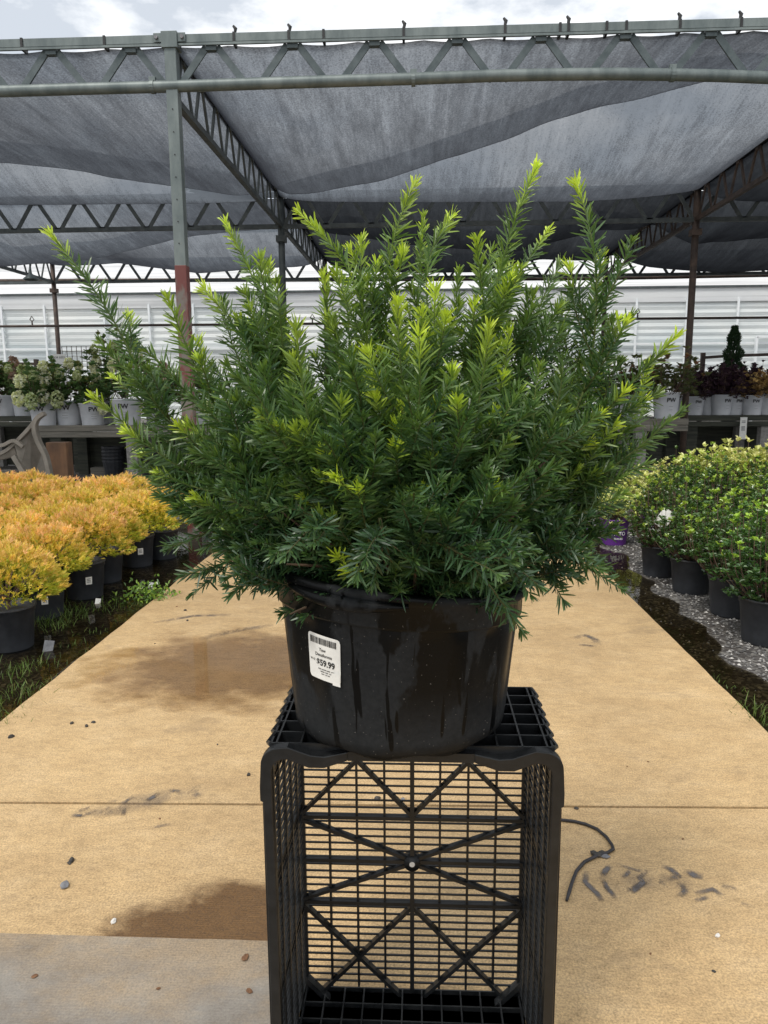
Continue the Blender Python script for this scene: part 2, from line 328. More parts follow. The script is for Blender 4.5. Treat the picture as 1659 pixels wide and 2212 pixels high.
def slab(ys0, ys1, jit):
    # slightly ragged long edges
    n = 60; vs = []; top = []
    for i in range(n + 1):
        u = i / n
        for side, x in ((0, PXL), (1, PXR)):
            xx = x + (noise.noise(Vector((x, u * 30 + ys0(0), 0))) * .014 if jit else 0)
            y = ys0(xx) + (ys1(xx) - ys0(xx)) * u
            vs += [(xx, y, ZP - .003 * 0), (xx, y, -.05)]
    fs = []
    for i in range(n):
        a = i * 4
        fs += [(a, a + 2, a + 6, a + 4), (a, a + 4, a + 5, a + 1), (a + 2, a + 3, a + 7, a + 6)]
    fs += [(0, 1, 3, 2), (n*4, n*4+2, n*4+3, n*4+1)]
    pm_.add(vs, fs)
slab(lambda x: -3, lambda x: jy(x) - .007, True); slab(lambda x: jy(x) + .007, lambda x: 11.2, True)
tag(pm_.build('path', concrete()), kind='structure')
# strips of standing water along the path
def watermat():
    m, nt, b, o = mat('shallow_water')
    nt.nodes.remove(b)
    fr = N(nt, 'ShaderNodeFresnel'); fr.inputs[0].default_value = 1.33
    g = N(nt, 'ShaderNodeBsdfGlossy'); g.inputs['Roughness'].default_value = .04; tr = N(nt, 'ShaderNodeBsdfTransparent'); tr.inputs[0].default_value = (.42, .38, .28, 1)
    bm = N(nt, 'ShaderNodeBump'); bm.inputs['Strength'].default_value = .12; bm.inputs['Distance'].default_value = .01
    L(nt, tex(nt, scale=6, detail=3).outputs['Fac'], bm.inputs['Height']); L(nt, bm.outputs[0], g.inputs['Normal'])
    ms = N(nt, 'ShaderNodeMixShader'); L(nt, fr.outputs[0], ms.inputs[0]); L(nt, tr.outputs[0], ms.inputs[1]); L(nt, g.outputs[0], ms.inputs[2]); L(nt, ms.outputs[0], o.inputs[0])
    return m
M['water'] = watermat()
def blob_strip(name, x0f, x1f, y0, y1, z, n=90):
    b = MB(); vs = []
    for i in range(n + 1):
        y = y0 + (y1 - y0) * i / n; vs += [(x0f(y), y, z), (x1f(y), y, z)]
    b.add(vs, [(2*i, 2*i+1, 2*i+3, 2*i+2) for i in range(n)]); return b
nzf = lambda a, b_, s: noise.fractal(Vector((a, b_, s)), 1, 2, 4)
tag(blob_strip('w', lambda y: PXL - 1.25 + .35 * nzf(0, y * 1.1, 1), lambda y: PXL - .02 + .05 * nzf(3, y * 2.5, 2), 1, 9.5, .012).build('water', M['water']), kind='structure')
tag(blob_strip('w', lambda y: PXR + .02, lambda y: PXR + .27 + .16 * nzf(5, y * 1.6, 3), 1, 7.5, .012).build('water', M['water']), kind='structure')
# puddle lying on the path, mirroring posts and shade cloth
def puddlemat():
    m, nt, b, o = mat('thin_puddle')
    nt.nodes.remove(b)
    fr = N(nt, 'ShaderNodeFresnel'); fr.inputs[0].default_value = 1.62
    g = N(nt, 'ShaderNodeBsdfGlossy'); g.inputs['Roughness'].default_value = .05; tr = N(nt, 'ShaderNodeBsdfTransparent'); tr.inputs[0].default_value = (.80, .76, .70, 1)
    ms = N(nt, 'ShaderNodeMixShader'); L(nt, fr.outputs[0], ms.inputs[0]); L(nt, tr.outputs[0], ms.inputs[1]); L(nt, g.outputs[0], ms.inputs[2])
    tc = N(nt, 'ShaderNodeTexCoord'); ln = N(nt, 'ShaderNodeVectorMath', operation='LENGTH'); L(nt, tc.outputs['Object'], ln.inputs[0])
    n = tex(nt, scale=4, detail=7, rough=.65); s = mth(nt, 'ADD', ln.outputs['Value'], mth(nt, 'MULTIPLY', mth(nt, 'SUBTRACT', n.outputs['Fac'], .5), 1.3))
    f = ramp(nt, s, [(.45, 1), (.9, 0)]); t2 = N(nt, 'ShaderNodeBsdfTransparent'); m2 = N(nt, 'ShaderNodeMixShader')
    L(nt, f.outputs[0], m2.inputs[0]); L(nt, t2.outputs[0], m2.inputs[1]); L(nt, ms.outputs[0], m2.inputs[2]); L(nt, m2.outputs[0], o.inputs[0])
    return m
M['puddle'] = puddlemat()
def puddle(x, y, sx, sy):
    b = MB(); n = 40; b.add([(math.cos(2*math.pi*i/n), math.sin(2*math.pi*i/n), 0) for i in range(n)], [tuple(range(n))])
    o = b.build('puddle', M['puddle']); p = gr(x, y, ZP + .004); o.location = p; o.scale = (sx, sy, 1); tag(o, kind='structure')
puddle(520, 1435, 1.05, .75)
# ------------------------------------------------------------------ shade house
HT = 4.745; ROWS = (7.43, 12.95, 18.9); COLS = (-9.12, -2.3, 4.5, 11.3)
ROWN = ('nearest', 'middle', 'farthest')
def web(mb, p, q, h, period, w=.045, t=.02, flat=.10):
    p, q = Vector(p), Vector(q); Ln = (q - p).length; t_ = (q - p) / Ln; n = int(round(Ln / period)); pr = Ln / n
    side = t_.cross(Vector((0, 0, 1)))
    for i in range(n):
        a = p + t_ * (i * pr); b0 = a + t_ * flat * .5; tp0 = a + t_ * (pr/2 - flat/2); tp1 = a + t_ * (pr/2 + flat/2); b1 = a + t_ * (pr - flat/2)
        dz = Vector((0, 0, h))
        mb.bar(b0 - dz, tp0, w, t, side); mb.bar(tp1, b1 - dz, w, t, side)
        mb.bar(tp0 - Vector((0,0,.012)), tp1 - Vector((0,0,.012)), w, .05)
        if h > .36: mb.bar(b1 - dz, b1 + t_ * flat - dz, w, t)
for i, Y in enumerate(ROWS):
    t = thing('roof_truss', ['nearest green-grey zigzag truss crossing above the path under the sky', 'middle cross truss of the shade structure, behind the tips of the yew', 'farthest cross truss of the shade structure, in front of the white greenhouse'][i], 'truss', (0, Y, HT))
    mat_ = M['steel'] if i == 0 else M['darksteel']
    tb = MB(); tb.bar((-14, 0, -.036), (14, 0, -.036), .08, .07); tb.bar((-14, -.045, -.09), (14, -.045, -.09), .012, .02); tb.build('top_chord', mat_, t)
    wb = MB(); h = .35 if i == 0 else .42; ww = .062 if i == 0 else .06
    for c0, c1 in zip(COLS[:-1], COLS[1:]): web(wb, (c0, 0, -.10), (c1, 0, -.10), h, .80, ww)
    wb.build('web', M['websteel'] if i == 0 else mat_, t)
    bb = MB()
    if i == 0:
        pts = [at(x, y, Y - .02) - Vector((0, Y, HT)) for x, y in ((-500, 213), (-200, 203), (0, 197.5), (180, 192), (370, 187), (640, 178), (900, 170), (1060, 164), (1200, 161), (1330, 160), (1450, 161.5), (1560, 164), (1659, 168), (1960, 180), (2500, 200))]
        bb.tube(pts, .052, 14); bb.build('bottom_pipe', mat_, t, True)
        for x, y in ((330, 188), (893, 172), (1452, 162)):
            cl = MB(); p = at(x, y, Y - .02) - Vector((0, Y, HT)); cl.tube([p - Vector((.018, 0, 0)), p + Vector((.018, 0, 0))], .06, 14); cl.box(p + Vector((-.03, -.02, .05)), p + Vector((.03, .02, .085)))
            cl.build('pipe_clamp', mat_, t)
    else:
        bb.bar((-14, 0, -.545), (14, 0, -.545), .06, .07); bb.build('bottom_chord', mat_, t)
    if i == 0:
        for x in (50, 228, 507, 625, 700, 872, 1090, 1208, 1226, 1308, 1350, 1465, 1596):
            sb = MB(); p = at(x, 75, Y) - Vector((0, Y, HT)); sb.bar((p.x, 0, .005), (p.x, 0, -.10), .022, .10, (0, 1, 0))
            if x in (507, 625, 872, 1090, 1226, 1465, 1596): sb.tube([(p.x, 0, 0), (p.x + .01, 0, .05), (p.x - .012, 0, .075)], [.012, .018, .01], 6)
            sb.build('tie_strap', M['strap'], t)
for j, X in enumerate(COLS):
    mat_ = M['darksteel'] if X < 4 else M['rust']
    t = thing('roof_truss', ['long steel truss at the far left edge, running away from the viewer', 'long truss receding from the left front post towards the greenhouse', 'brownish long truss descending from the right edge to the right post', 'long truss beyond the right edge'][j], 'truss', (X, ROWS[0], HT))
    if j == 3: bpy.data.objects.remove(t); continue
    ln = ROWS[2] - ROWS[0]
    tb = MB(); tb.bar((0, 0, -.05), (0, ln, -.05), .07, .07); tb.build('top_chord', mat_, t)
    wb = MB(); web(wb, (0, .04, -.09), (0, ln - .04, -.09), .42, .60, .045, .022); wb.build('web', mat_, t)
    bb = MB(); bb.bar((0, .04, -.54), (0, ln - .04, -.54), .065, .06); bb.build('bottom_chord', mat_, t)
for i, Y in enumerate(ROWS):
    for j, X in enumerate(COLS):
        if (i == 0 and j != 1) or (i == 1 and j in (0, 3)) or j == 3: continue
        lb = {(0, 1): 'grey steel front post with red lower half, left of the yew', (1, 1): 'thin dark post behind the left part of the yew',
              (1, 2): 'brown steel post on the right behind the potted dark shrubs', (2, 0): 'brown post at the far left behind the hydrangeas', (2, 1): 'far post hidden mostly behind the middle of the yew', (2, 2): 'far post behind the tall right shoot of the yew'}[(i, j)]
        t = thing('steel_post', lb, 'post', (X, Y, 0))
        rr = .055
        if i == 0:
            a = MB(); a.box((-rr, -rr, 2.68), (rr, rr, HT - .09)); a.build('upper_tube', M['steel'], t, bevel=.006)
            a = MB(); a.box((-rr - .002, -rr - .002, 0), (rr + .002, rr + .002, 2.70)); a.build('painted_base', M['redsteel'], t, bevel=.006)
            a = MB(); a.box((-.075, -.07, HT - .12), (.075, .07, HT + .02)); a.box((-.15, -.055, HT - .07), (.15, -.048, HT + .01)); a.build('cap_bracket', M['steel'], t, bevel=.006)
            for xx in (-.12, .12): a = MB(); a.tube([(xx, -.075, HT - .03), (xx, -.045, HT - .03)], .018, 8); a.build('bolt', M['greystone'], t)
            for k in range(8): a = MB(); a.tube([(0, -rr - .006, 2.9 + k * .2), (0, -rr, 2.9 + k * .2)], .006, 6); a.build('rivet', M['strap'], t)
        else:
            a = MB(); a.tube([(0, 0, 0), (0, 0, HT - .09)], .055, 12); a.build('tube', M['darksteel'] if (i, j) == (1, 1) else M['rust'], t, True)
            a = MB(); a.box((-.08, -.08, 3.95), (.08, .08, 4.05)); a.build('collar', M['darksteel'] if j == 1 else M['rust'], t)
# shade cloth
def clothmat(name='shade_cloth', open_=.56, dark=.7, tfrac=.28):
    m, nt, b, o = mat(name)
    nt.nodes.remove(b)
    ge = N(nt, 'ShaderNodeLayerWeight'); ge.inputs['Blend'].default_value = .5      # facing: 0 face on, 1 grazing
    cosv = mth(nt, 'SUBTRACT', 1.0, ge.outputs['Facing'], True)
    n1 = tex(nt, scale=38, detail=2, rough=.5, stretch=(1, .10, 0)); n2 = tex(nt, scale=1.3, detail=6, rough=.7, stretch=(3, .7, 0)); n3 = tex(nt, scale=55, detail=3, rough=.8)
    n4 = tex(nt, scale=12, detail=5, rough=.7, stretch=(1, .03, 0))
    f = mth(nt, 'MULTIPLY', ramp(nt, n2.outputs['Fac'], [(.3, .65), (.7, 1.35)]).outputs[0], ramp(nt, n3.outputs['Fac'], [(.35, .55), (.65, 1.5)]).outputs[0])
    f = mth(nt, 'MULTIPLY', f, ramp(nt, n4.outputs['Fac'], [(.3, .75), (.6, 1.1), (.75, 1.5)]).outputs[0])
    f = mth(nt, 'MULTIPLY', f, ramp(nt, n1.outputs['Fac'], [(.3, .85), (.7, 1.15)]).outputs[0])
    th = mth(nt, 'POWER', cosv, 1.25)
    opn = mth(nt, 'MULTIPLY', mth(nt, 'MULTIPLY', f, th), open_, True)
    tr = N(nt, 'ShaderNodeBsdfTransparent'); tl = N(nt, 'ShaderNodeBsdfTranslucent'); df = N(nt, 'ShaderNodeBsdfDiffuse')
    L(nt, mixc(nt, mth(nt, 'MULTIPLY', mth(nt, 'MULTIPLY', f, th), 1.9, True), (.018 * dark, .019 * dark, .024 * dark), (.185 * dark, .208 * dark, .238 * dark)), tl.inputs[0]); df.inputs[0].default_value = (.035 * dark, .036 * dark, .042 * dark, 1)
    a = N(nt, 'ShaderNodeAddShader'); L(nt, tl.outputs[0], a.inputs[0]); L(nt, df.outputs[0], a.inputs[1])
    ms = N(nt, 'ShaderNodeMixShader'); L(nt, mth(nt, 'MULTIPLY', opn, tfrac), ms.inputs[0]); L(nt, a.outputs[0], ms.inputs[1]); L(nt, tr.outputs[0], ms.inputs[2]); L(nt, ms.outputs[0], o.inputs[0])
    return m
M['cloth'] = clothmat(); M['cloth2'] = clothmat('shade_cloth_double', .07, .14)
def interp(x, xs, ys): return float(np.interp(x, xs, ys))
def smoothkn(y, kn):
    for (a, za), (b, zb) in zip(kn[:-1], kn[1:]):
        if y <= b:
            u = (y - a) / max(b - a, 1e-6); u = min(max(u, 0), 1); return za + (zb - za) * (u*u*(3 - 2*u))
    return kn[-1][1]
def catm(y, kn):
    ks = [k[0] for k in kn]; zs = [k[1] for k in kn]
    m = [0]*len(kn)
    for i in range(1, len(kn)-1):
        d0 = (zs[i]-zs[i-1])/(ks[i]-ks[i-1]); d1 = (zs[i+1]-zs[i])/(ks[i+1]-ks[i])
        m[i] = 0 if d0*d1 <= 0 else 2*d0*d1/(d0+d1)
    m[0] = (zs[1]-zs[0])/(ks[1]-ks[0]); m[-1] = (zs[-1]-zs[-2])/(ks[-1]-ks[-2])
    for i in range(len(kn)-1):
        if y <= ks[i+1] or i == len(kn)-2:
            h = ks[i+1]-ks[i]; u = min(max((y-ks[i])/h, 0), 1)
            return (2*u**3-3*u**2+1)*zs[i] + (u**3-2*u**2+u)*h*m[i] + (-2*u**3+3*u**2)*zs[i+1] + (u**3-u**2)*h*m[i+1]
def tanel(x, y):
    d = ray(x, y); return d.z / d.y
def cloth(x0, x1, r0, r1, folds, label, m, seed, double=None, top=HT - .09, nx=90, ny=230):
    """folds: list of (Ylow(u), photo-y of the fold bottom(u)) over u in 0..1 across the bay"""
    b = MB(); vs = []
    for i in range(nx + 1):
        u = i / nx; X = x0 + (x1 - x0) * u
        scal = .022 * abs(math.sin(X * 5.3 + seed)) * (1 if r0 < 8 else .5)
        kn = [(r0, top - scal)]
        for k, (yl, pv) in enumerate(folds):
            Yl = yl(u); z = 1.5 + Yl * pv(u)
            pz = kn[-1][1]
            ya = kn[-1][0]
            for s_ in (.2, .4, .6, .8): kn.append((ya + (Yl - ya) * s_, pz + (z - pz) * (1 - (1 - s_) ** 2)))
            kn.append((Yl, z))
            if k < len(folds) - 1: kn += [(Yl + .2, z + .2*(pv(u) + .22)), (Yl + .6, 1.5 + (Yl + .6) * (pv(u) + .024))]
        kn = [q for q in kn if q[0] < r1 - .04] + [(r1, top)]; kk = [kn[0]]
        for q in kn[1:]:
            if q[0] > kk[-1][0] + .03: kk.append(q)
        kn = kk
        ed = 1 - (abs(2*u - 1)) ** 14
        for j in range(ny + 1):
            v = j / ny; Y = r0 + (r1 - r0) * v
            z = catm(Y, kn); z = top + (z - top) * ed
            z += noise.noise(Vector((X * .9 + seed, Y * .55, seed))) * .05 * math.sin(math.pi * v) * ed
            z += noise.noise(Vector((X * 3.2 + Y * .8 + seed, Y * .5, seed))) * .016 * math.sin(math.pi * v) * ed
            vs.append((X, Y, z))
    q = ny + 1
    b.add(vs, [(i*q+j, (i+1)*q+j, (i+1)*q+j+1, i*q+j+1) for i in range(nx) for j in range(ny)])
    o = b.build('shade_cloth', m, None, True); tag(o, label, 'shade cloth', 'sagging shade cloth panels'); return o
def pvx(pts, Yf, x0, x1):       # photo polyline -> tan(elevation) as function of u, at distance Yf(u)
    X = []; T = []
    for (px, py) in pts:
        d = ray(px, py); 
        # solve u so that X matches
        best = min((abs((x0 + (x1-x0)*u) - d.x / d.y * Yf(u)), u) for u in np.linspace(0, 1, 101)); X.append(best[1]); T.append(d.z / d.y)
    o_ = np.argsort(X); X = list(np.array(X)[o_]); T = list(np.array(T)[o_])
    return lambda u: interp(u, X, T)
# centre bay
c0, c1 = COLS[1], COLS[2]
f1 = lambda u: 11.9 - 3.7 * u; f2 = lambda u: 12.8
cloth(c0, c1, ROWS[0], ROWS[1] - .03, [(f1, pvx([(620, 432), (830, 385), (1000, 335), (1200, 262), (1400, 208), (1540, 172), (1659, 156)], f1, c0, c1)),
     (f2, pvx([(620, 436), (900, 437), (1250, 436), (1350, 430), (1472, 420)], f2, c0, c1))], 'grey sagging shade cloth over the middle bay, with a diagonal fold above the yew', M['cloth'], 3)
c0, c1 = COLS[0], COLS[1]
f1 = lambda u: 9.3 + 2.9 * u
cloth(c0, c1, ROWS[0], ROWS[1] - .03, [(f1, pvx([(-300, 320), (0, 350), (200, 376), (500, 424), (600, 432)], f1, c0, c1)),
     (f2, pvx([(-300, 440), (0, 443), (400, 440)], f2, c0, c1))], 'grey sagging shade cloth over the left bay in front of the middle truss', M['cloth'], 9)
c0, c1 = COLS[2], COLS[3]
f1 = lambda u: 9.5 + 1.5 * u
cloth(c0, c1, ROWS[0], ROWS[1] - .03, [(f1, pvx([(1500, 330), (1900, 300)], f1, c0, c1)), (f2, pvx([(1480, 436), (1900, 436)], f2, c0, c1))], 'dark shade cloth in the upper right corner beyond the brown long truss', M['cloth2'], 14)
g1 = lambda u: 15.2; g2 = lambda u: 18.4
for (c0, c1, s1, s2, lb, m_, sd_) in (
    (COLS[0], COLS[1], [(0, 575), (200, 562), (380, 515), (600, 490)], [(0, 572), (110, 577), (250, 568), (430, 590), (600, 578)], 'lighter grey shade cloth over the rear left bay, below the middle truss', M['cloth'], 21),
    (COLS[1], COLS[2], [(640, 500), (900, 530), (1100, 545), (1300, 500)], [(700, 585), (900, 590), (1030, 588), (1170, 560), (1290, 565)], 'nearly black shade cloth over the rear middle bay, behind the yew tips', M['cloth2'], 27),
    (COLS[2], COLS[3], [(1300, 500), (1500, 530), (1800, 500)], [(1300, 562), (1400, 578), (1560, 590), (1800, 575)], 'nearly black shade cloth over the rear right bay', M['cloth2'], 33)):
    cloth(c0, c1, ROWS[1] + .03, ROWS[2] - .05, [(g1, pvx(s1, g1, c0, c1)), (g2, pvx(s2, g2, c0, c1))], lb, m_, sd_)
# horizontal pipes with sprinklers
def pipe(pts, r, m, label, Y, name='irrigation_pipe', heads=()):
    t = thing(name, label, 'pipe', (0, Y, 0))
    b = MB(); P = [at(x, y, Y) - Vector((0, Y, 0)) for x, y in pts]; b.tube(P, r, 8); b.build('tube', m, t, True)
    for x, y in heads:
        p = at(x, y, Y) - Vector((0, Y, 0)); h = MB(); h.tube([p, p + Vector((0, 0, .12))], [.02, .015], 6); h.tube([p + Vector((-.05, 0, .14)), p + Vector((.0, 0, .22)), p + Vector((.05, 0, .14)), p + Vector((0, 0, .10)), p + Vector((-.05, 0, .14))], .012, 5)
        h.build('sprinkler_head', m, t)
pipe([(-300, 707), (0, 705), (500, 701), (900, 697), (1300, 689), (1659, 686), (1900, 684)], .028, M['rust'], 'thin dark irrigation pipe with sprinkler heads crossing low before the greenhouse', 17.5, heads=((70, 704), (675, 700), (1377, 688)))
pipe([(-300, 609), (0, 607), (700, 604), (1300, 601), (1659, 594), (1900, 590)], .05, M['rust'], 'brown-red horizontal pipe just below the farthest cross truss', 19.4, name='cross_pipe')
# bell lamp hanging at the far left
t = thing('hanging_lamp', 'small grey bell lamp hanging under the truss at the far left', 'lamp', at(122*.5486*1.0, 600, 17.5))
b = MB(); b.lathe([(.02, .22), (.03, .10), (.07, .06), (.17, -.02), (.18, -.05), (.15, -.05)], 16); b.build('lamp_shade', M['steel'], t, True)
b = MB(); b.tube([(0, 0, .22), (0, 0, .50)], .02, 6); b.build('stem', M['darksteel'], t)
# ------------------------------------------------------------------ greenhouse
GY = 25.0
def ghmat(name, c1, c2, sc):
    m, nt, b, o = mat(name)
    n = tex(nt, scale=.35, detail=5, rough=.6, stretch=(.5, 1, 1.6)); n2 = tex(nt, scale=3.4, detail=2, stretch=(.03, 1, 2.2))
    c = ramp(nt, n.outputs['Fac'], [(.35, c1), (.6, c2)]).outputs[0]
    c = mixc(nt, 1.0, c, ramp(nt, n2.outputs['Fac'], [(.36, .8), (.5, 1), (.62, 1.05)]).outputs[0], 'MULTIPLY')
    L(nt, c, b.inputs['Base Color']); b.inputs['Roughness'].default_value = .35
    t = N(nt, 'ShaderNodeBsdfTranslucent'); L(nt, c, t.inputs[0]); ms = N(nt, 'ShaderNodeMixShader'); ms.inputs[0].default_value = .3
    L(nt, b.outputs[0], ms.inputs[1]); L(nt, t.outputs[0], ms.inputs[2]); L(nt, ms.outputs[0], o.inputs[0])
    return m
gh = thing('greenhouse', 'long white translucent greenhouse with ribbed walls behind everything', 'greenhouse', (0, GY, 0))
EV = at(829, 628, GY).z
b = MB(); n = 46
prof = []
zz = .6
while zz < EV - .45:
    prof += [(0, zz), (.03, zz + .10), (0, zz + .20)]; zz += .205
vs = []; 
for y, z in prof: vs += [(-22, y, z), (22, y, z)]
b.add(vs, [(2*i, 2*i+1, 2*i+3, 2*i+2) for i in range(len(prof) - 1)])
b.build('wall_panel', ghmat('ribbed_translucent_panel', (.66, .72, .73), (.93, .94, .91), 1), gh)
b = MB(); b.box((-22, -.04, 0), (22, .12, .6)); b.build('base_wall', M['concrete_block'], gh)
b = MB(); b.box((-22, -.06, EV - .46), (22, .05, EV - .03)); b.build('fascia', ghmat('white_film', (.74, .76, .78), (.86, .87, .87), 1), gh)
b = MB(); b.box((-22, -.12, EV - .03), (22, .10, EV + .03)); b.build('gutter', M['darksteel'], gh)
b = MB(); vs = []
for i in range(13):
    u = i / 12; vs += [(-22, .1 + 5.5 * u, EV + .04 + 2.9 * (1 - (1 - u) ** 1.7)), (22, .1 + 5.5 * u, EV + .04 + 2.9 * (1 - (1 - u) ** 1.7))]
b.add(vs, [(2*i, 2*i+1, 2*i+3, 2*i+2) for i in range(12)]); b.build('roof', ghmat('roof_film', (.80, .81, .83), (.90, .90, .90), 1), gh, True)
for X in (8, 100, 228, 325, 420, 560, 700, 860, 1010, 1120, 1268, 1372, 1480, 1590):
    p = at(X, 700, GY); b = MB(); b.box((p.x - .032, -.11, .5), (p.x + .032, -.045, EV - .35)); b.build('mullion', M['whiteframe'], gh)
for yv in (748,):
    p = at(829, yv, GY); b = MB(); b.box((-22, -.10, p.z - .03), (22, -.05, p.z + .03)); b.build('rail', M['whiteframe'], gh)
p = at(1625, 800, GY); d = MB()
for a_, b_ in (((0, 0), (0, 2.9)), ((1.4, 0), (1.4, 2.9)), ((0, 2.9), (1.4, 2.9)), ((0, 1.5), (1.4, 1.5))): d.bar((p.x + a_[0], -.15, a_[1] + .2), (p.x + b_[0], -.15, b_[1] + .2), .07, .09, (0, 1, 0))
d.build('door_frame', M['whiteframe'], gh)
# trees beyond (seen through the cloth)
def tree(x, yd, Y, hgt, r_, label, seed):
    rg = np.random.default_rng(seed); base = at(x, 700, Y); base.z = 0
    t = thing('broadleaf_tree', label, 'tree', base, 0, 'trees behind the greenhouse')
    b = MB(); b.tube([(0, 0, 0), (.2, 0, hgt*.4), (0, 0, hgt*.9)], [.4, .3, .08], 8)
    for k in range(9):
        a = rg.uniform(0, 6.28); z0 = hgt * rg.uniform(.4, .7); b.tube([(0, 0, z0), (math.cos(a)*r_*.7, math.sin(a)*r_*.7, z0 + hgt*.2)], [.12, .04], 5)
    b.build('trunk', M['stem'], t)
    B = Blades(); n = 5200; cl = nz(rg.normal(size=(40, 3))) * rg.uniform(.3, 1, (40, 1)) * np.array([r_, r_, hgt*.33]) + np.array([0, 0, hgt*.68])
    P = cl[rg.integers(0, 40, n)] + rg.normal(size=(n, 3)) * r_ * .16
    B.leaves(P, rg.normal(size=(n, 3)), rg.normal(size=(n, 3)), rg.uniform(.25, .5, n), .2, rg.uniform(0, 1, n)); B.build('crown', M['conifer'], t)
tree(500, 470, 40, 11.9, 3.0, 'dark tree seen through the left shade cloth, nearer the front post', 3)
tree(415, 470, 42, 11.6, 2.4, 'smaller dark tree seen through the shade cloth left of the front post', 4)
tree(560, 470, 44, 12.0, 2.2, 'dark tree seen through the shade cloth beside the thin dark post', 5)
# ------------------------------------------------------------------ yew
PC = Vector((at(862, 1250, 1.47).x, 1.47, 0)); PB = .832; PHH = .305
PR0, PR1 = .215, .246
yw = thing('potted_yew', 'large bright-tipped yew in a wet black pot with price sticker, on the crate', 'potted shrub', (PC.x, PC.y, PB))
def rimdef(z, an):
    k = max(0, (z / PHH)) ** 2
    return k * (.022 * -math.sin(an) - .026 * math.cos(an))    # front raised, right lowered
def potfn(v, an, r_, z):
    flute = .0032 * math.cos(an * 12) * (1 if .02 < z < .24 else 0)
    d = Vector((v.x, v.y, 0)).normalized() if (v.x or v.y) else Vector((0, 0, 0))
    base = 0.004 * math.cos(an * 9) if z < .01 else 0
    return v + d * flute + Vector((0, 0, rimdef(z, an) + base))
prof = [(.0, .006), (.17, .006), (.19, .0), (.203, .004), (PR0, .016)]
for k in range(1, 15): u = k / 15; prof.append((PR0 + (PR1 - .008 - PR0) * u, .016 + (.252 - .016) * u))
prof += [(PR1 - .008, .243), (PR1 - .008, .2445), (PR1 - .001, .2475), (PR1, .250), (PR1 + .001, .285), (PR1 + .006, .289), (PR1 + .009, .297), (PR1 + .006, .304), (PR1 - .002, .305), (PR1 - .006, .295), (PR1 - .012, .25)]
b = MB(); b.lathe(prof, 128, fn=potfn); pot = b.build('pot', M['pot'], yw, True)
# drooping folded lip at the front left
b = MB(); pts = []; rs = []
for k in range(13):
    an = R(-140 + k * 4.6); u = k / 12; pts.append(Vector(((PR1 + .008) * math.cos(an), (PR1 + .008) * math.sin(an), .286 - .008 * math.sin(u * math.pi) + rimdef(.3, an)))); rs.append(.004 + .009 * math.sin(u * math.pi))
b.tube(pts, rs, 10); b.build('rim_fold', M['pot'], pot, True)
b = MB(); n = 48; b.add([(0, 0, .262)] + [(.225 * math.cos(2*math.pi*i/n), .225 * math.sin(2*math.pi*i/n), .255 + rimdef(.27, 2*math.pi*i/n) + random.uniform(-.004, .004)) for i in range(n)], [(0, i + 1, (i + 1) % n + 1) for i in range(n)])
b.build('soil', M['soil'], yw)
# price sticker wrapped on the pot
def on_pot(u, v, off=.0012):     # u metres along the wall, v metres up from the bottom
    an = -math.pi/2 + u / .229; rr = PR0 + (PR1 - .008 - PR0) * max(0, v - .016) / .246 + off + .0040
    return Vector((rr * math.cos(an), rr * math.sin(an), v + rimdef(v, an)))
def find_on_pot(x, y):
    best = None
    for iu in range(-60, 61):
        for iv in range(2, 27):
            p = on_pot(iu * .005, iv * .01) + Vector((PC.x, PC.y, PB)); q = ROT.transposed() @ (p - CAM)
            sx = PW_/2 + FPX * q.x / -q.z; sy = PH_/2 - FPX * q.y / -q.z; d_ = (sx - x) ** 2 + (sy - y) ** 2
            if best is None or d_ < best[0]: best = (d_, iu * .005, iv * .01)
    return best[1], best[2]
tl_ = find_on_pot(700, 1419); SW, SH = .072, .078; SR = R(-3)
def stk(a, c, off=.0012):        # sticker coordinates, centred
    return on_pot(tl_[0] + a * math.cos(SR) - c * math.sin(SR), tl_[1] + a * math.sin(SR) + c * math.cos(SR), off)
def gridpatch(a0, a1, c0_, c1_, off, nx=14, ny=12, corner=.006):
    b = MB(); vs = []
    for i in range(nx + 1):
        for j in range(ny + 1):
            a = a0 + (a1 - a0) * i / nx; c = c0_ + (c1_ - c0_) * j / ny
            if corner:   # rounded corners
                ex = max(0, abs(a - (a0 + a1)/2) - ((a1 - a0)/2 - corner)); ey = max(0, abs(c - (c0_ + c1_)/2) - ((c1_ - c0_)/2 - corner)); l = math.hypot(ex, ey)
                if l > corner:
                    s_ = corner / l; a = (a0 + a1)/2 + math.copysign((a1 - a0)/2 - corner + ex * s_, a - (a0 + a1)/2); c = (c0_ + c1_)/2 + math.copysign((c1_ - c0_)/2 - corner + ey * s_, c - (c0_ + c1_)/2)
            vs.append(stk(a, c, off))
    b.add(vs, [(i*(ny+1)+j, (i+1)*(ny+1)+j, (i+1)*(ny+1)+j+1, i*(ny+1)+j+1) for i in range(nx) for j in range(ny)]); return b
stick = gridpatch(-SW/2, SW/2, -SH/2, SH/2, .0012).build('price_sticker', M['paper'], pot)
stick['label'] = 'white price sticker reading Yew Densiformis $59.99 with a barcode'
b2 = gridpatch(SW/2 - .016, SW/2, -SH/2 - .002, -SH/2 + .020, .0030, 6, 6, 0).build('peeling_corner', M['paper'], stick)
bb = MB(); xx = -SW/2 + .006
rnd = random.Random(5)
while xx < SW/2 - .007:
    wd = rnd.choice((.0006, .0009, .0014)); bb.add([stk(xx, SH/2 - .016, .0019), stk(xx + wd, SH/2 - .016, .0019), stk(xx + wd, SH/2 - .005, .0019), stk(xx, SH/2 - .005, .0019)], [(0, 1, 2, 3)]); xx += wd + rnd.choice((.0005, .0008, .0012))
bb.build('barcode', M['ink'], stick)
_dg = bpy.context.evaluated_depsgraph_get()
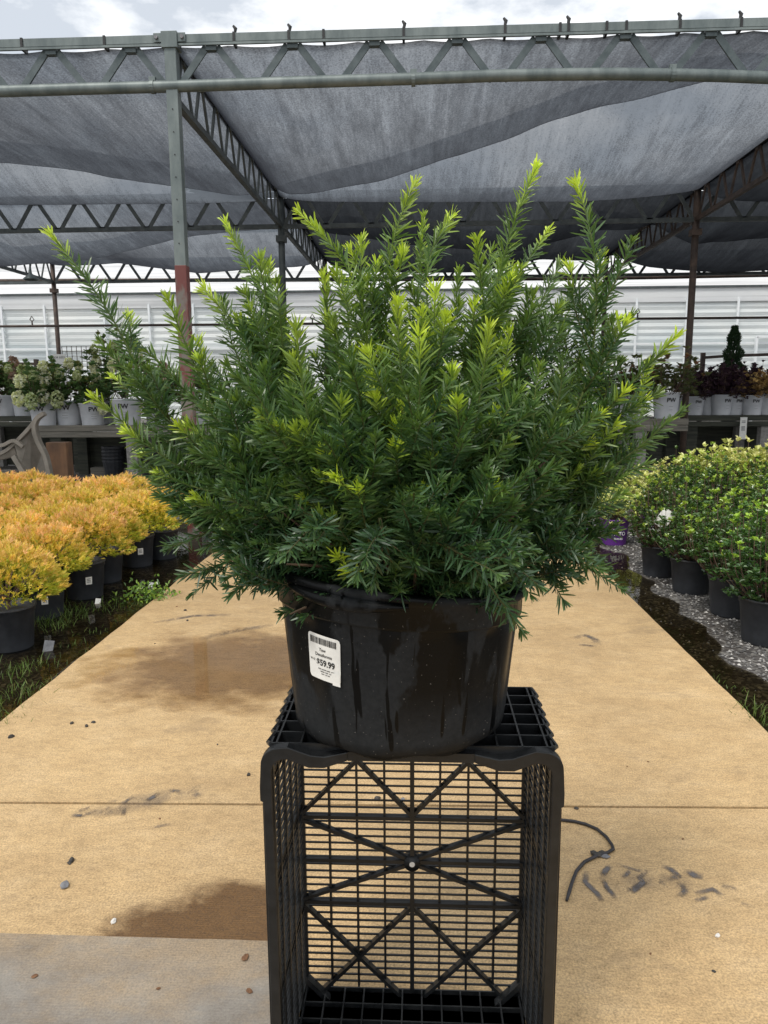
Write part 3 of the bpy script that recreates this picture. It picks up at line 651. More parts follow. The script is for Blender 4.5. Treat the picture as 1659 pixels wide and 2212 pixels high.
def text_mesh(s, size, bold=0.0):
    cu = bpy.data.curves.new('t', 'FONT'); cu.body = s; cu.size = size; cu.align_x = 'CENTER'; cu.align_y = 'CENTER'; cu.offset = bold; cu.resolution_u = 4
    o = bpy.data.objects.new('t', cu); col.objects.link(o); bpy.context.view_layer.update()
    me = bpy.data.meshes.new_from_object(o.evaluated_get(bpy.context.evaluated_depsgraph_get()))
    vs = [v.co.copy() for v in me.vertices]; fs = [tuple(p.vertices) for p in me.polygons]
    bpy.data.objects.remove(o); bpy.data.curves.remove(cu); bpy.data.meshes.remove(me); return vs, fs
def sticker_text(s, a, c, size, bold=0.0):
    vs, fs = text_mesh(s, size, bold); b = MB(); b.add([stk(v.x + a, v.y + c, .0019) for v in vs], fs); b.build('printed_text', M['ink'], stick)
sticker_text('Yew', -.002, .014, .0085, .0001); sticker_text('Densiformis', .000, .005, .0078, .0001)
sticker_text('$59.99', .004, -.0085, .0150, .0004); sticker_text('W-12', -.026, -.006, .005, .0001)
bb = MB()
for r_, (a0, ws) in enumerate(((-.013, (.006, .010, .007, .006)), (-.008, (.009, .007, .004)), (-.006, (.007, .003, .005)))):
    a = a0
    for w_ in ws:
        k = a
        while k < a + w_: bb.add([stk(k, -.0205 - r_*.0042, .0019), stk(k + .0008, -.0205 - r_*.0042, .0019), stk(k + .0008, -.0185 - r_*.0042, .0019), stk(k, -.0185 - r_*.0042, .0019)], [(0, 1, 2, 3)]); k += .0014
        a += w_ + .0022
bb.build('fine_print', M['ink'], stick)
# branches
YB = Blades(); YS = MB()
def bez(p0, p1, p2, p3, n):
    t = np.linspace(0, 1, n)[:, None]; return ((1-t)**3)*p0 + 3*((1-t)**2)*t*p1 + 3*(1-t)*t*t*p2 + t**3*p3
def frames(C):
    T = nz(np.gradient(C, axis=0)); A = np.cross(T, np.array([0, 0, 1.0])); bad = np.linalg.norm(A, axis=1) < .15
    A[bad] = np.cross(T[bad], np.array([0, 1.0, 0])); A = nz(A); Bn = nz(np.cross(A, T)); return T, A, Bn
def needles_on(C, start, flat, nl, tone0, tone1, dens=420, tipb=.12):
    nl = nl * rng.uniform(.82, 1.14); dens = dens * rng.uniform(.8, 1.15); flat = min(1, max(0, flat + rng.normal(0, .15)))
    seg = np.linalg.norm(np.diff(C, axis=0), axis=1); s = np.concatenate([[0], np.cumsum(seg)]); Lt = s[-1]; s0 = start * Lt
    n = int((Lt - s0) * dens * 1.6); 
    if n < 6: return
    q = np.sort(rng.uniform(s0, Lt, n)); q = .5*q + .5*np.linspace(s0, Lt, n)
    tt = np.concatenate([q, np.full(9, Lt)]); n = len(tt)
    P = np.stack([np.interp(tt, s, C[:, k]) for k in range(3)], 1); T, A, Bn = frames(C)
    T_, A_, B_ = [nz(np.stack([np.interp(tt, s, F[:, k]) for k in range(3)], 1)) for F in (T, A, Bn)]
    ph = np.arange(n) * 2.39996 + rng.normal(0, .35, n)
    frac = np.clip((tt - s0) / (Lt - s0), 0, 1)
    an = np.interp(frac, [0, .75, 1], [R(70), R(54), R(30)]) + rng.normal(0, .21, n)
    ca, sa = np.cos(ph), np.sin(ph) * (1 - flat)
    rad = nz(A_*ca[:, None] + B_*sa[:, None] + 1e-6)
    D = T_*np.cos(an)[:, None] + rad*np.sin(an)[:, None]
    D[:, 2] += .18 * (1 - frac) ; D = nz(D)
    W = np.cross(D, T_)*rng.normal(0, .6, (n, 1)) + T_*.9 + rng.normal(0, .25, (n, 3))
    ln = nl * np.interp(frac, [0, .12, .8, 1], [.7, 1, .95, .62]) * rng.uniform(.62, 1.15, n)
    tip = np.clip((tt - (Lt - tipb)) / tipb, 0, 1) if tipb > 0 else np.zeros(n)
    tone = np.clip(tone0 + (tone1 - tone0) * tip ** 1.3 + rng.normal(0, .07, n), 0, 1)
    YB.needles(P, D, W, ln, .0038 * rng.uniform(.85, 1.15, n), tone, droop=.06, blunt=.30)
def shoot(C, start, flat, nl, t0, t1, r0, side=0, sl=(.07, .15), dens=430, tipb=.1, gen=0, sstart=None):
    k = len(C); YS.tube([Vector(p) for p in C], [r0 * (1 - .8 * i / (k - 1)) for i in range(k)], 5, .15 + .6 * t0)
    needles_on(C, start, flat, nl, t0, t1, dens, tipb)
    T, A, Bn = frames(C); ss = start if sstart is None else sstart
    for i in range(side):
        f = rng.uniform(max(ss - .22, .1), .74); j = int(f * (k - 1)); ph = rng.uniform(0, 6.283)
        rad = A[j]*math.cos(ph) + Bn[j]*math.sin(ph)*(1 - flat*.6); d = T[j]*.75 + rad*.75; d[2] += .2; d /= np.linalg.norm(d)
        l = rng.uniform(*sl) * (1.15 - .6*f); p0 = C[j]; p3 = p0 + d*l + np.array([0, 0, .1*l])
        p3 = p3 + T[j]*l*.35; CC = bez(p0, p0 + d*l*.4, p3 - (T[j]*.6 + d*.4)*l*.35, p3, 7)
        fr = rng.random() < .5
        shoot(CC, .08, flat*.6 + .25, nl*.92, t0*rng.uniform(.7, 1.05), min(1, (t1 if fr else (t0 + .18))), r0*.5, 0, dens=dens, tipb=.05)
org = np.array([PC.x, PC.y, PB + .26])
def tgt(x, y, Y): p = at(x, y, Y); return np.array(p)
VIA = {(112, 508): [(330, 900), (255, 690), (185, 590)], (488, 482): [(640, 900), (590, 700), (535, 570)], (650, 462): [(800, 850), (775, 640), (728, 515)], (893, 403): [(850, 900), (825, 620), (845, 490)], (975, 470): [(920, 800), (912, 600), (940, 520)],
       (1158, 362): [(1020, 800), (1080, 600), (1105, 460)], (1246, 398): [(1265, 900), (1295, 680), (1288, 490)], (1182, 500): [(1060, 800), (1100, 640), (1138, 560)], (1030, 520): [(1000, 850), (1045, 680), (1030, 600)], (1458, 728): [(1250, 950), (1345, 860), (1400, 780)],
       (205, 862): [(430, 1030), (320, 965), (250, 895)], (1470, 890): [(1300, 1010), (1395, 955)], (365, 650): [(500, 950), (425, 800), (388, 720)], (445, 628): [(610, 860), (565, 770), (495, 680)], (1210, 572): [(1110, 800), (1150, 700), (1180, 630)]}
def lim(x, y, dY, t1=1.0, t0=.52, side=14, nl=.042, start=.38, rise=.45, r0=.006, lean=0, flat=.1, sl=(.07, .16)):
    p3 = tgt(x, y, PC.y + dY); d = p3 - org; p0 = org + np.array([d[0]*.12, d[1]*.12, -.02]) + rng.normal(0, .012, 3)
    hz = np.array([d[0], d[1], 0])
    p1 = p0 + hz*.42 + np.array([0, 0, max(d[2], .05)*.22]); p2 = p3 - np.array([hz[0]*(.5 - rise), hz[1]*(.5 - rise), d[2]*rise]) * 1.0
    C = bez(p0, p1, p2, p3, 26)
    if (x, y) in VIA:
        via = VIA[(x, y)]; K = np.array([p0] + [tgt(a, b_, PC.y + dY*(k_ + 1)/(len(via) + 1)) for k_, (a, b_) in enumerate(via)] + [p3]); sg = np.concatenate([[0], np.cumsum(np.linalg.norm(np.diff(K, axis=0), axis=1))]); q_ = np.linspace(0, sg[-1], 26)
        C = np.stack([np.interp(q_, sg, K[:, k_]) for k_ in range(3)], 1)
        for _ in range(10): C[1:-1] = (C[:-2] + 2*C[1:-1] + C[2:]) / 4
    uu = np.linspace(0, 1, 26)[:, None]; C += np.sin(uu*math.pi*2 + rng.uniform(0, 6))*rng.normal(0, .013, (1, 3))*np.sin(uu*math.pi); C += (uu ** 5)*0;  shoot(C, start, flat, nl, t0, t1, r0*.8, side, sl, dens=400, tipb=.11)
# long shoots read off the photograph: x, y of the tip, depth relative to the pot centre
BIG = [(112, 508, .02, 1), (488, 482, .12, .95), (650, 462, -.02, 1), (893, 403, .10, 1), (975, 470, .16, .95), (915, 470, .22, .85), (1158, 362, .05, 1), (1246, 398, .10, 1),
       (1182, 500, .16, .95), (1030, 520, -.06, .9), (1458, 728, .0, 1), (205, 862, -.02, .95), (1470, 890, .04, .6), (365, 650, -.06, .85), (445, 628, .05, 1), (1210, 572, .2, .6),
       (700, 600, .12, .95), (745, 610, .10, .95), (780, 525, .14, .9), (525, 705, .0, .4), (580, 575, .14, .9), (560, 560, .06, .8), (860, 655, -.20, 1), (905, 725, -.24, 1),
       (640, 715, -.26, .82), (1055, 715, -.20, .95), (940, 630, -.04, 1), (1100, 720, -.05, .95), (1320, 700, .1, .6), (1300, 555, .12, .85), (1215, 780, -.12, .5), (1180, 770, .0, .45),
       (1400, 790, .05, .95), (720, 690, -.02, .7), (820, 650, .05, .95), (990, 590, .1, .7), (1085, 560, .18, .7), (1140, 640, .05, .6), (480, 650, .15, .5), (430, 740, .1, .95)]
for x, y, dY, t1 in BIG:
    up = (1150 - y) > 350
    lim(x, y, dY, t1, t0=rng.uniform(.44, .62) if up else .46, nl=.042, side=14, rise=.42 if up else .25, start=.36)
MIDS = [(565, 895, -.30, .62, .4), (580, 930, -.28, .5, .4), (350, 1010, .05, .5, .4), (300, 1010, .05, .5, .4), (330, 930, .1, .5, .4), (290, 740, .08, .75, .5), (1090, 1058, -.34, .5, .35), (1010, 1080, -.36, .4, .3), (725, 1030, -.36, .98, .42), (895, 1060, -.40, .42, .3),
        (1010, 1150, -.34, .32, .25), (400, 1110, -.05, .45, .3), (345, 1070, .02, .45, .35),
        (1310, 1000, .1, .4, .3), (1400, 960, .05, .5, .35), (1280, 1060, .0, .4, .3), (1340, 1090, .08, .4, .3), (1250, 940, -.1, .5, .4), (1200, 1010, -.2, .45, .3), (430, 980, -.15, .5, .38), (480, 1060, -.2, .4, .3), (520, 820, -.18, .55, .42), (420, 860, -.08, .5, .42), (1330, 860, .0, .5, .42), (1150, 880, -.2, .45, .38), (1010, 900, -.28, .42, .35), (780, 900, -.3, .4, .35), (700, 950, -.32, .5, .35), (880, 850, -.28, .55, .42), (760, 800, -.25, .5, .4), (480, 1160, -.1, .35, .3), (1220, 1130, .0, .35, .25)]
for x, y, dY, t1, t0 in MIDS: lim(x, y, dY, t1, t0=t0, side=13, rise=.18, start=.45, flat=.35, sl=(.07, .14))
# low sprays drooping over the rim
def droop(pts, t1=.4, t0=.28, nl=.037, side=5):
    C0 = np.array([tgt(x, y, PC.y + dY) for x, y, dY in pts]); u = np.linspace(0, 1, len(pts)); v = np.linspace(0, 1, 20)
    C = np.stack([np.interp(v, u, C0[:, k]) for k in range(3)], 1)
    for _ in range(3): C[1:-1] = (C[:-2] + 2*C[1:-1] + C[2:]) / 4
    shoot(C, .12, .55, nl, t0, t1, .0035, side, (.05, .09), dens=400)
for pts in ([(1050, 1130, -.12), (1150, 1180, -.1), (1250, 1215, -.08), (1340, 1270, -.08)], [(900, 1150, -.3), (1000, 1195, -.34), (1070, 1280, -.35), (1125, 1360, -.33)],
            [(620, 1150, -.1), (540, 1190, -.12), (470, 1225, -.12), (430, 1240, -.12)], [(680, 1190, -.12), (600, 1215, -.16), (540, 1250, -.16), (500, 1285, -.16)], [(560, 1100, 0), (470, 1140, 0), (400, 1170, 0), (365, 1185, 0)],
            [(820, 1120, -.3), (830, 1160, -.32), (845, 1215, -.30)], [(1150, 1130, .05), (1230, 1170, .1), (1280, 1215, .12), (1310, 1225, .12)], [(720, 1120, -.28), (660, 1150, -.33), (640, 1180, -.33)],
            [(960, 1130, -.25), (1090, 1200, -.3), (1140, 1250, -.3)], [(1100, 1150, -.1), (1180, 1230, -.1), (1210, 1260, -.1)]):
    droop(pts)
# inner fill: shoots spread through the mound
cnt = 0
while cnt < 165:
    a = rng.uniform(0, 2*math.pi); el = rng.uniform(.2, 1.35); rr_ = rng.uniform(.55, .98)
    d = np.array([math.cos(a)*math.cos(el)*.46, math.sin(a)*math.cos(el)*.30, math.sin(el)*.50]) * rr_
    p3 = org + d; p0 = org + d*rng.uniform(.15, .4) + rng.normal(0, .01, 3); dd = (p3 - p0)
    C = bez(p0, p0 + dd*np.array([.45, .45, .2]), p3 - dd*np.array([.1, .1, .45]), p3, 12)
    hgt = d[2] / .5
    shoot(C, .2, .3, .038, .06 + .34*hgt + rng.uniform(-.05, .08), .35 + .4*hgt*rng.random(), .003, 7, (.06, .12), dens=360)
    cnt += 1
for _ in range(26):
    a = rng.uniform(-2.6, -.5); p0 = org + np.array([math.cos(a)*.06, math.sin(a)*.06, rng.uniform(-.02, .1)]); d_ = np.array([math.cos(a), math.sin(a), rng.uniform(.1, .9)]) * rng.uniform(.16, .26)
    YS.tube([Vector(p0), Vector(p0 + d_*.5 + rng.normal(0, .01, 3)), Vector(p0 + d_)], [.0055, .004, .0015], 5, .05)
st = YS.build('branches', M['yew_stem'], yw, True); fo = YB.build('foliage', M['yew'], yw)
for o in (st, fo): o.matrix_parent_inverse = Matrix.Translation(-Vector((PC.x, PC.y, PB)))
# ------------------------------------------------------------------ crate standing on its end
CF, CB = 1.315, 1.625
cl_, cr_ = at(568, 1690, CF).x, at(1213, 1690, CF).x
CX = (cl_ + cr_) / 2; CW = (cr_ - cl_) / 2; CT = PB - .002
cr = thing('plastic_crate', 'tall black plastic mesh crate standing on its end on the path, under the potted yew', 'crate', (CX, CF, ZP))
CTL = CT - ZP; BW = .262; DP = CB - CF
def zb(y): return at(890, y, CB).z - ZP
hub = zb(1857); aa = hub - zb(1948); bb_ = hub - zb(2076); cc = hub - zb(2168)
# back wall (crate bottom): thin bars, thick ribs
b = MB()
z = .03
while z < CTL - .02:
    b.bar((-BW, DP, z), (BW, DP, z), .0045, .0032); z += .0186
b.build('back_mesh', M['crate'], cr)
b = MB()
for k in range(-4, 5):
    if k: b.bar((k * BW / 4, DP - .001, .02), (k * BW / 4, DP - .001, CTL - .01), .0052 if abs(k) < 4 else .012, .013, (0, 1, 0))
b.build('back_uprights', M['crate'], cr)
b = MB(); Wr = .0125; y_ = DP - .004
b.bar((0, y_, .02), (0, y_, CTL - .01), .010, .024, (0, 1, 0))
def rib(x0, z0, x1, z1, w=.010, yy=0): b.bar((x0, y_ + yy, z0), (x1, y_ + yy, z1), w * .8, .016, (0, 1, 0))
for i_, zz in enumerate((hub, hub + aa, hub - aa)): rib(-BW, zz, BW, zz, .011, .0007)
rib(-BW, hub - cc, BW, hub - cc, .016, .0007); rib(-BW, min(hub + cc, CTL - .01), BW, min(hub + cc, CTL - .01), .016, .0007)
for s in (1, -1):
    e1 = s * (cc if s < 0 else min(cc, CTL - hub - .012)); rib(-BW, hub + s*aa*.93, 0, hub + s*.004, .010, -.0006); rib(BW, hub + s*aa*.93, 0, hub + s*.004, .010, -.0009)
    for q in (1, -1):
        rib(q*BW, hub + s*aa*1.06, 0, hub + e1, .010, -.0012); rib(0, hub + s*aa*1.06, q*BW*.97, hub + e1, .010, -.0015)
b.build('diagonal_ribs', M['crate'], cr)
b = MB(); b.tube([(0, DP - .018, hub), (0, DP + .012, hub)], .019, 20); hubo = b.build('hub', M['crate'], cr, True)
b = MB(); b.tube([(0, DP - .0195, hub), (0, DP - .0175, hub)], .0065, 14); b.build('hub_hole', M['whitestone'], hubo)
# side walls
for s in (-1, 1):
    b = MB(); z = .03; fx = CW - .012
    while z < CTL - .03:
        b.bar((s * fx, .015, z), (s * BW, DP, z), .005, .0035, (0, 0, 1)); z += .0186
    for k in range(6):
        u = k / 5; x = s * (fx + (BW - fx) * u); b.bar((x, .015 + (DP - .015) * u, .0), (x, .015 + (DP - .015) * u, CTL - .02), .007 if 0 < k < 5 else .014, .010, (0, 1, 0))
    for zz in (.25, .5, .73): b.bar((s * (fx + .004), .015, zz), (s * (BW + .004), DP, zz), .01, .012)
    b.build('side_wall', M['crate'], cr)
# end walls: deep egg-crate grid on top, a plain one on the ground
def grid_end(z1, dep, name, floor=True, y0=0.022):
    b = MB(); hw = CW - .012
    xs = np.linspace(-hw + .012, hw - .012, 12); ys = np.linspace(y0, DP, 7)
    for x in xs: b.bar((x, y0, z1 - dep/2), (x, DP, z1 - dep/2), .0036, dep)
    for y in ys: b.bar((-hw, y, z1 - dep/2 - .0004), (hw, y, z1 - dep/2 - .0004), .0036, dep)
    for s in (-1, 1):
        for y0_, y1_ in zip(ys[:-1], ys[1:]): b.tube([(s*(hw - .001), y0_, z1 - .004), (s*(hw + .009), (y0_+y1_)/2, z1 - .012), (s*(hw - .001), y1_, z1 - .004)], .005, 6); 
        b.bar((s*hw, y0, z1 - dep*.6), (s*hw, DP, z1 - dep*.6), .004, dep*.8)
    ob = b.build(name, M['crate'], cr)
    if floor:
        f = MB(); f.box((-hw + .004, y0 + .002, z1 - dep - .003), (hw - .004, DP + .004, z1 - dep)); f.build('cell_floor', M['crate'], ob)
    return ob
grid_end(CTL, .024, 'top_grid'); grid_end(.012, .012, 'bottom_grid', True)
# front frame: rounded arch with a dip in the middle
def arc(cx, cz, r_, a0, a1, n=7): return [(cx + r_*math.cos(R(a0 + (a1-a0)*i/n)), cz + r_*math.sin(R(a0 + (a1-a0)*i/n))) for i in range(n+1)]
zc = CTL + .001; WI = .017
half_o = [(CW, .0), (CW - .001, .45), (CW + .001, zc - .115), (CW + .007, zc - .112), (CW + .007, zc - .085)] + arc(CW - .032, zc - .038, .036, 0, 90) + [(.235, zc), (.19, zc - .016), (.165, zc - .018), (.12, zc - .008)]
half_i = [(.12, zc - .026), (.165, zc - .042), (.195, zc - .042), (.235, zc - .026)] + arc(CW - .043, zc - .052, .026, 90, 0) + [(CW - WI, zc - .12), (CW - WI - .003, .45), (CW - WI - .004, .0)]
right = half_o + half_i
for s in (-1, 1):
    b = MB(); poly = [(s*x, z) for x, z in right]
    if s > 0: poly = poly[::-1]
    b.prism(poly, 0, .022); b.build('front_flange', M['crate'], cr, bevel=.002)
b = MB(); b.box((-.12, .001, zc - .026), (.12, .020, zc - .008)); b.build('front_lip', M['crate'], cr)
for s in (-1, 1):
    b = MB(); b.box((s*CW - .004, .008, .0) if s < 0 else (s*CW - .004, .008, .0), (s*CW + .004, .020, zc - .12)); b.build('flange_edge', M['crate'], cr, bevel=.001)
for s in (-1, 1):
    b = MB(); b.bar((s*BW, DP - .004, hub - cc + .07), (s*(BW - .09), DP - .03, hub - cc), .012, .02, (0, 1, 0)); b.build('corner_gusset', M['crate'], cr)
# ------------------------------------------------------------------ potted plants
def ring_pot(m, r_, h, parent, name='pot'):
    b = MB(); b.lathe([(0, .0), (r_*.80, .0), (r_*.82, .012), (r_*.96, h*.84), (r_*1.0, h*.86), (r_*1.0, h*.94), (r_*1.04, h*.95), (r_*1.04, h), (r_*.98, h), (r_*.95, h*.9), (0, h*.9)], 26)
    return b.build(name, m, parent, True)
def pot_tag(parent, r_, h, an, w=.045, hh=.055):
    b = MB(); vs = []
    for i in range(5):
        a = an + (i/4 - .5) * w / r_
        for z in (h*.45, h*.45 + hh): vs.append((r_*(.80 + .17*(z/h)/.84 + .012)*math.cos(a) + .003*math.cos(a), r_*(.80 + .17*(z/h)/.84 + .012)*math.sin(a) + .003*math.sin(a), z))
    b.add(vs, [(2*i, 2*i+2, 2*i+3, 2*i+1) for i in range(4)]); o = b.build('price_tag', M['paper'], parent)
    b = MB()
    for k in range(3):
        z = h*.45 + hh*(.3 + .2*k); rr2 = r_*(.80 + .17*(z/h)/.84 + .012) + .0045
        b.add([(rr2*math.cos(an+q/r_), rr2*math.sin(an+q/r_), zz) for q, zz in ((-.013, z), (.013, z), (.013, z + .004), (-.013, z + .004))], [(0, 1, 2, 3)])
    b.build('print', M['ink'], o)
def thuja(seed, tagan=None):
    rg = np.random.default_rng(seed); t = thing('orange_conifer', '', 'potted shrub')
    p = ring_pot(M['pot_small'], .145, .27, t)
    if tagan is not None: pot_tag(p, .145, .27, tagan)
    b = MB(); b.tube([(0, 0, .24), (0, 0, .42)], [.012, .006], 6)
    for k in range(14):
        a = k * 2.4; b.tube([(0, 0, .28), (math.cos(a)*.1, math.sin(a)*.1, .40), (math.cos(a)*.2, math.sin(a)*.2, .46 + .05*math.sin(k))], [.006, .004, .002], 4)
    b.build('stem', M['stem'], t)
    B = Blades(); n = 1500; d = nz(rg.normal(size=(n, 3))); d[:, 2] = np.abs(d[:, 2]) * 1.0 - .25; d = nz(d)
    lump = 1 + .13*np.sin(d[:, 0]*5 + seed)*np.cos(d[:, 1]*6 + seed*2) + .08*np.sin(d[:, 2]*9 + seed)
    r_ = (rg.uniform(.55, 1, n) ** .45) * lump
    P = d * r_[:, None] * np.array([.30, .30, .25]) + np.array([0, 0, .385])
    out_ = nz(d * np.array([1, 1, .8]) + np.array([0, 0, .45])); k = 8
    Pr = np.repeat(P, k, 0); Or = np.repeat(out_, k, 0); S = nz(np.cross(Or, rg.normal(size=(n, 3)).repeat(k, 0)))
    u = np.tile(np.linspace(-1, 1, k), n); sgn = np.sign(u)
    base = Pr + Or * (np.abs(u) * -.022 + .02)[:, None]
    D = Or * .9 + S * u[:, None] * .85 + rg.normal(0, .18, (n*k, 3))
    tone = np.clip(.28 + .50*np.repeat((P[:, 2] - .32) / .3, k) + .22*np.repeat(r_ - .85, k)*3 + np.repeat(rg.normal(0, .13, n), k), 0, 1)
    B.needles(base, D, S + rg.normal(0, .5, (n*k, 3)), rg.uniform(.016, .032, n*k), .0055, tone, blunt=.35)
    B.build('foliage', M['thuja'], t); return t
def leafy(seed, name, mleaf, mpot, potr, poth, spread, top, nst, leafL, leafW, tips=True, per=9, lev=5, base_tone=.35, toneamp=.5, upright=.6, tg=None, cat='potted shrub'):
    rg = np.random.default_rng(seed); t = thing(name, '', cat)
    p = ring_pot(mpot, potr, poth, t)
    if tg is not None: pot_tag(p, potr, poth, tg)
    B = Blades(); S = MB()
    for k in range(nst):
        a = rg.uniform(0, 6.28); rr_ = math.sqrt(rg.random()) * spread; h = poth + (top - poth) * (1 - .45*(rr_/spread)**2) * rg.uniform(.5, 1.0) * (1.16 if rg.random() < .12 else 1); rr_ *= rg.uniform(.85, 1.2)
        p0 = np.array([math.cos(a)*rr_*.2, math.sin(a)*rr_*.2, poth*.85]); p3 = np.array([math.cos(a)*rr_, math.sin(a)*rr_, h])
        C = bez(p0, p0 + np.array([math.cos(a)*rr_*.6, math.sin(a)*rr_*.6, (h - poth)*.2]), p3 - np.array([0, 0, (h - poth)*upright*.5]), p3, 9)
        S.tube([Vector(c) for c in C], [.004 - .0025*i/8 for i in range(9)], 4, caps=False)
        for l in range(lev):
            f = 1 - (l / lev) * .8; j = f * 8; c = C[int(j)] + (C[min(int(j)+1, 8)] - C[int(j)]) * (j - int(j)); q = per
            if l: c = c + rg.normal(0, .028*leafL/.03, 3)
            ph = np.arange(q) * 2.4 + rg.uniform(0, 6); el = rg.uniform(.1, 1.0, q) if l else rg.uniform(.4, 1.3, q)
            D = np.stack([np.cos(ph)*np.cos(el), np.sin(ph)*np.cos(el), np.sin(el)], 1); W = np.cross(D, np.array([0, 0, 1.0])) + rg.normal(0, .2, (q, 3))
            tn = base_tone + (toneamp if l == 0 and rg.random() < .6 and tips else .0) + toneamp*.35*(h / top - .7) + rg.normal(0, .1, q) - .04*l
            B.leaves(np.repeat(c[None], q, 0) + rg.normal(0, .006, (q, 3)), D, W, leafL*rg.uniform(.6, 1.1, q)*(.8 if l == 0 else 1), leafW*rg.uniform(.8, 1.1, q), np.clip(tn, 0, 1))
    S.build('stems', M['stem'], t); B.build('foliage', mleaf, t); return t
ORD = ['first', 'second', 'third', 'fourth', 'fifth', 'sixth', 'seventh', 'eighth', 'ninth']
TH = [thuja(1, -1.15), thuja(2, None), thuja(3, -.9)]
TH[0].name = 'orange_conifer'; used = [0, 0, 0]
line = [gr(x, y) for x, y in ((27, 1400), (98, 1332), (185, 1290), (229, 1256), (298, 1222), (352, 1206))]
protoseq = [0, 0, 2, 1, 2, 1]
oc = 0
def put(protos, used, i, loc, rz, sc, label, grp):
    o = place(protos[i], used[i], loc, rz, sc, label, grp); used[i] = 1; return o
for k, p in enumerate(line):
    i = [1, 0, 2, 1, 2, 1][k]
    put(TH, used, i, (p.x, p.y, 0), random.uniform(-.1, .1), random.uniform(.96, 1.06), 'orange-tipped dwarf conifer, %s from the viewer in the row beside the path' % ORD[k], 'orange-tipped conifers left of the path')
rows = [(-.62, .15, 6, 'second'), (-1.22, -.1, 6, 'third'), (-1.82, .2, 6, 'fourth'), (-2.42, 0, 4, 'fifth')]
for (dx, dy, n, nm) in rows:
    for k in range(n):
        y = 4.35 + k * .58 + dy + (.3 if nm in ('fourth', 'fifth') else 0) + (.4 if nm == 'fifth' else 0); x = PXL - .38 + dx - .02*k + random.uniform(-.04, .04)
        put(TH, used, [1, 0, 2][(k + len(nm)) % 3], (x, y, 0), random.uniform(0, 6), random.uniform(.95, 1.12), 'orange-tipped dwarf conifer, %s from the viewer in the %s row away from the path' % (ORD[k], nm), 'orange-tipped conifers left of the path')
AZ = [leafy(30 + s, 'green_azalea', M['azalea'], M['pot_small'], .16, .28, .31, .90, 78, .037, .021, per=8, lev=6, base_tone=.42, toneamp=.55) for s in range(3)]
for a in AZ: a['category'] = 'potted shrub'
u2 = [0, 0, 0]
rline = [gr(x, y) for x, y in ((1665, 1400), (1588, 1338), (1497, 1287), (1427, 1250))]
for k, p in enumerate(rline):
    put(AZ, u2, k % 3, (p.x + .02, p.y + .12, 0), k * 1.3, 1.0 - .03*k, 'green shrub in black pot, %s from the viewer in the row right of the path' % ORD[k], 'green shrubs in black pots on the right')
for (dx, nm, n) in ((.58, 'second', 6), (1.18, 'third', 5), (1.8, 'fourth', 4)):
    for k in range(n):
        q = rline[0]; y = q.y + .35 + k * .62 + (.5 if nm != 'second' else 0); x = rline[1].x + dx + .0*k
        put(AZ, u2, (k + len(nm)) % 3, (x, y, 0), random.uniform(0, 6), random.uniform(.95, 1.08), 'small-leaved green shrub, %s from the viewer in the %s row back on the right' % (ORD[k], nm), 'green shrubs in black pots on the right')
GO = [leafy(50 + s, 'variegated_shrub', M['gold'], M['pot_small'], .13, .24, .26, .62, 60, .045, .020, per=8, lev=4, base_tone=.5) for s in range(2)]
GP = [leafy(60 + s, 'purple_potted_shrub', M['gold'], M['purple_pot'], .14, .26, .24, .60, 55, .045, .020, per=8, lev=3, base_tone=.5, tg=-1.75 if s == 0 else None) for s in range(1)]
u3 = [0, 0]; gi = 0
for x, y, Y, w_ in ((1400, 1000, 8.3, 'leftmost'), (1455, 990, 8.6, 'second from the left'), (1520, 960, 8.0, 'in front of the bench leg'), (1570, 950, 8.0, 'below the white tag'), (1625, 945, 7.8, 'near the right edge'), (1690, 945, 7.8, 'at the right edge')):
    p = at(x, y, Y); put(GO, u3, gi % 2, (p.x, Y, 0), gi, (p.z) / .62 if p.z > .5 else 1, 'yellow variegated shrub behind the green shrubs, %s' % w_, 'yellow variegated shrubs'); gi += 1
p = gr(1333, 1181)
o = place(GP[0], 0, (p.x, p.y + .13, 0), 0, 1, 'yellow-leaved shrub in a purple pot with white lettering, right of the path')
def pot_text(s, size, z, r_, parent, m, an0=-math.pi/2):
    vs, fs = text_mesh(s, size, size*.02); b = MB(); b.add([(r_*math.cos(an0 + v.x/r_), r_*math.sin(an0 + v.x/r_), z + v.y) for v in vs], fs); return b.build('lettering', m, parent)
pc = [c for c in o.children if c.name.startswith('pot')][0]
pot_text('PITTO', .05, .125, .135, pc, M['whiteink'], -1.5); pot_text('SHRUBS', .024, .075, .131, pc, M['whiteink'], -1.5)
p2 = at(1298, 1100, 7.9); o2 = copy_tree(o); o2.location = (p2.x - .1, 8.0, 0); o2['label'] = 'yellow-leaved shrub in a purple pot, farther one half hidden by the yew'
p2 = at(1380, 1100, 7.9); o2 = copy_tree(o); o2.location = (p2.x + .12, 7.9, 0); o2['label'] = 'yellow-leaved shrub in a purple pot, behind the green shrub nearest the yew'
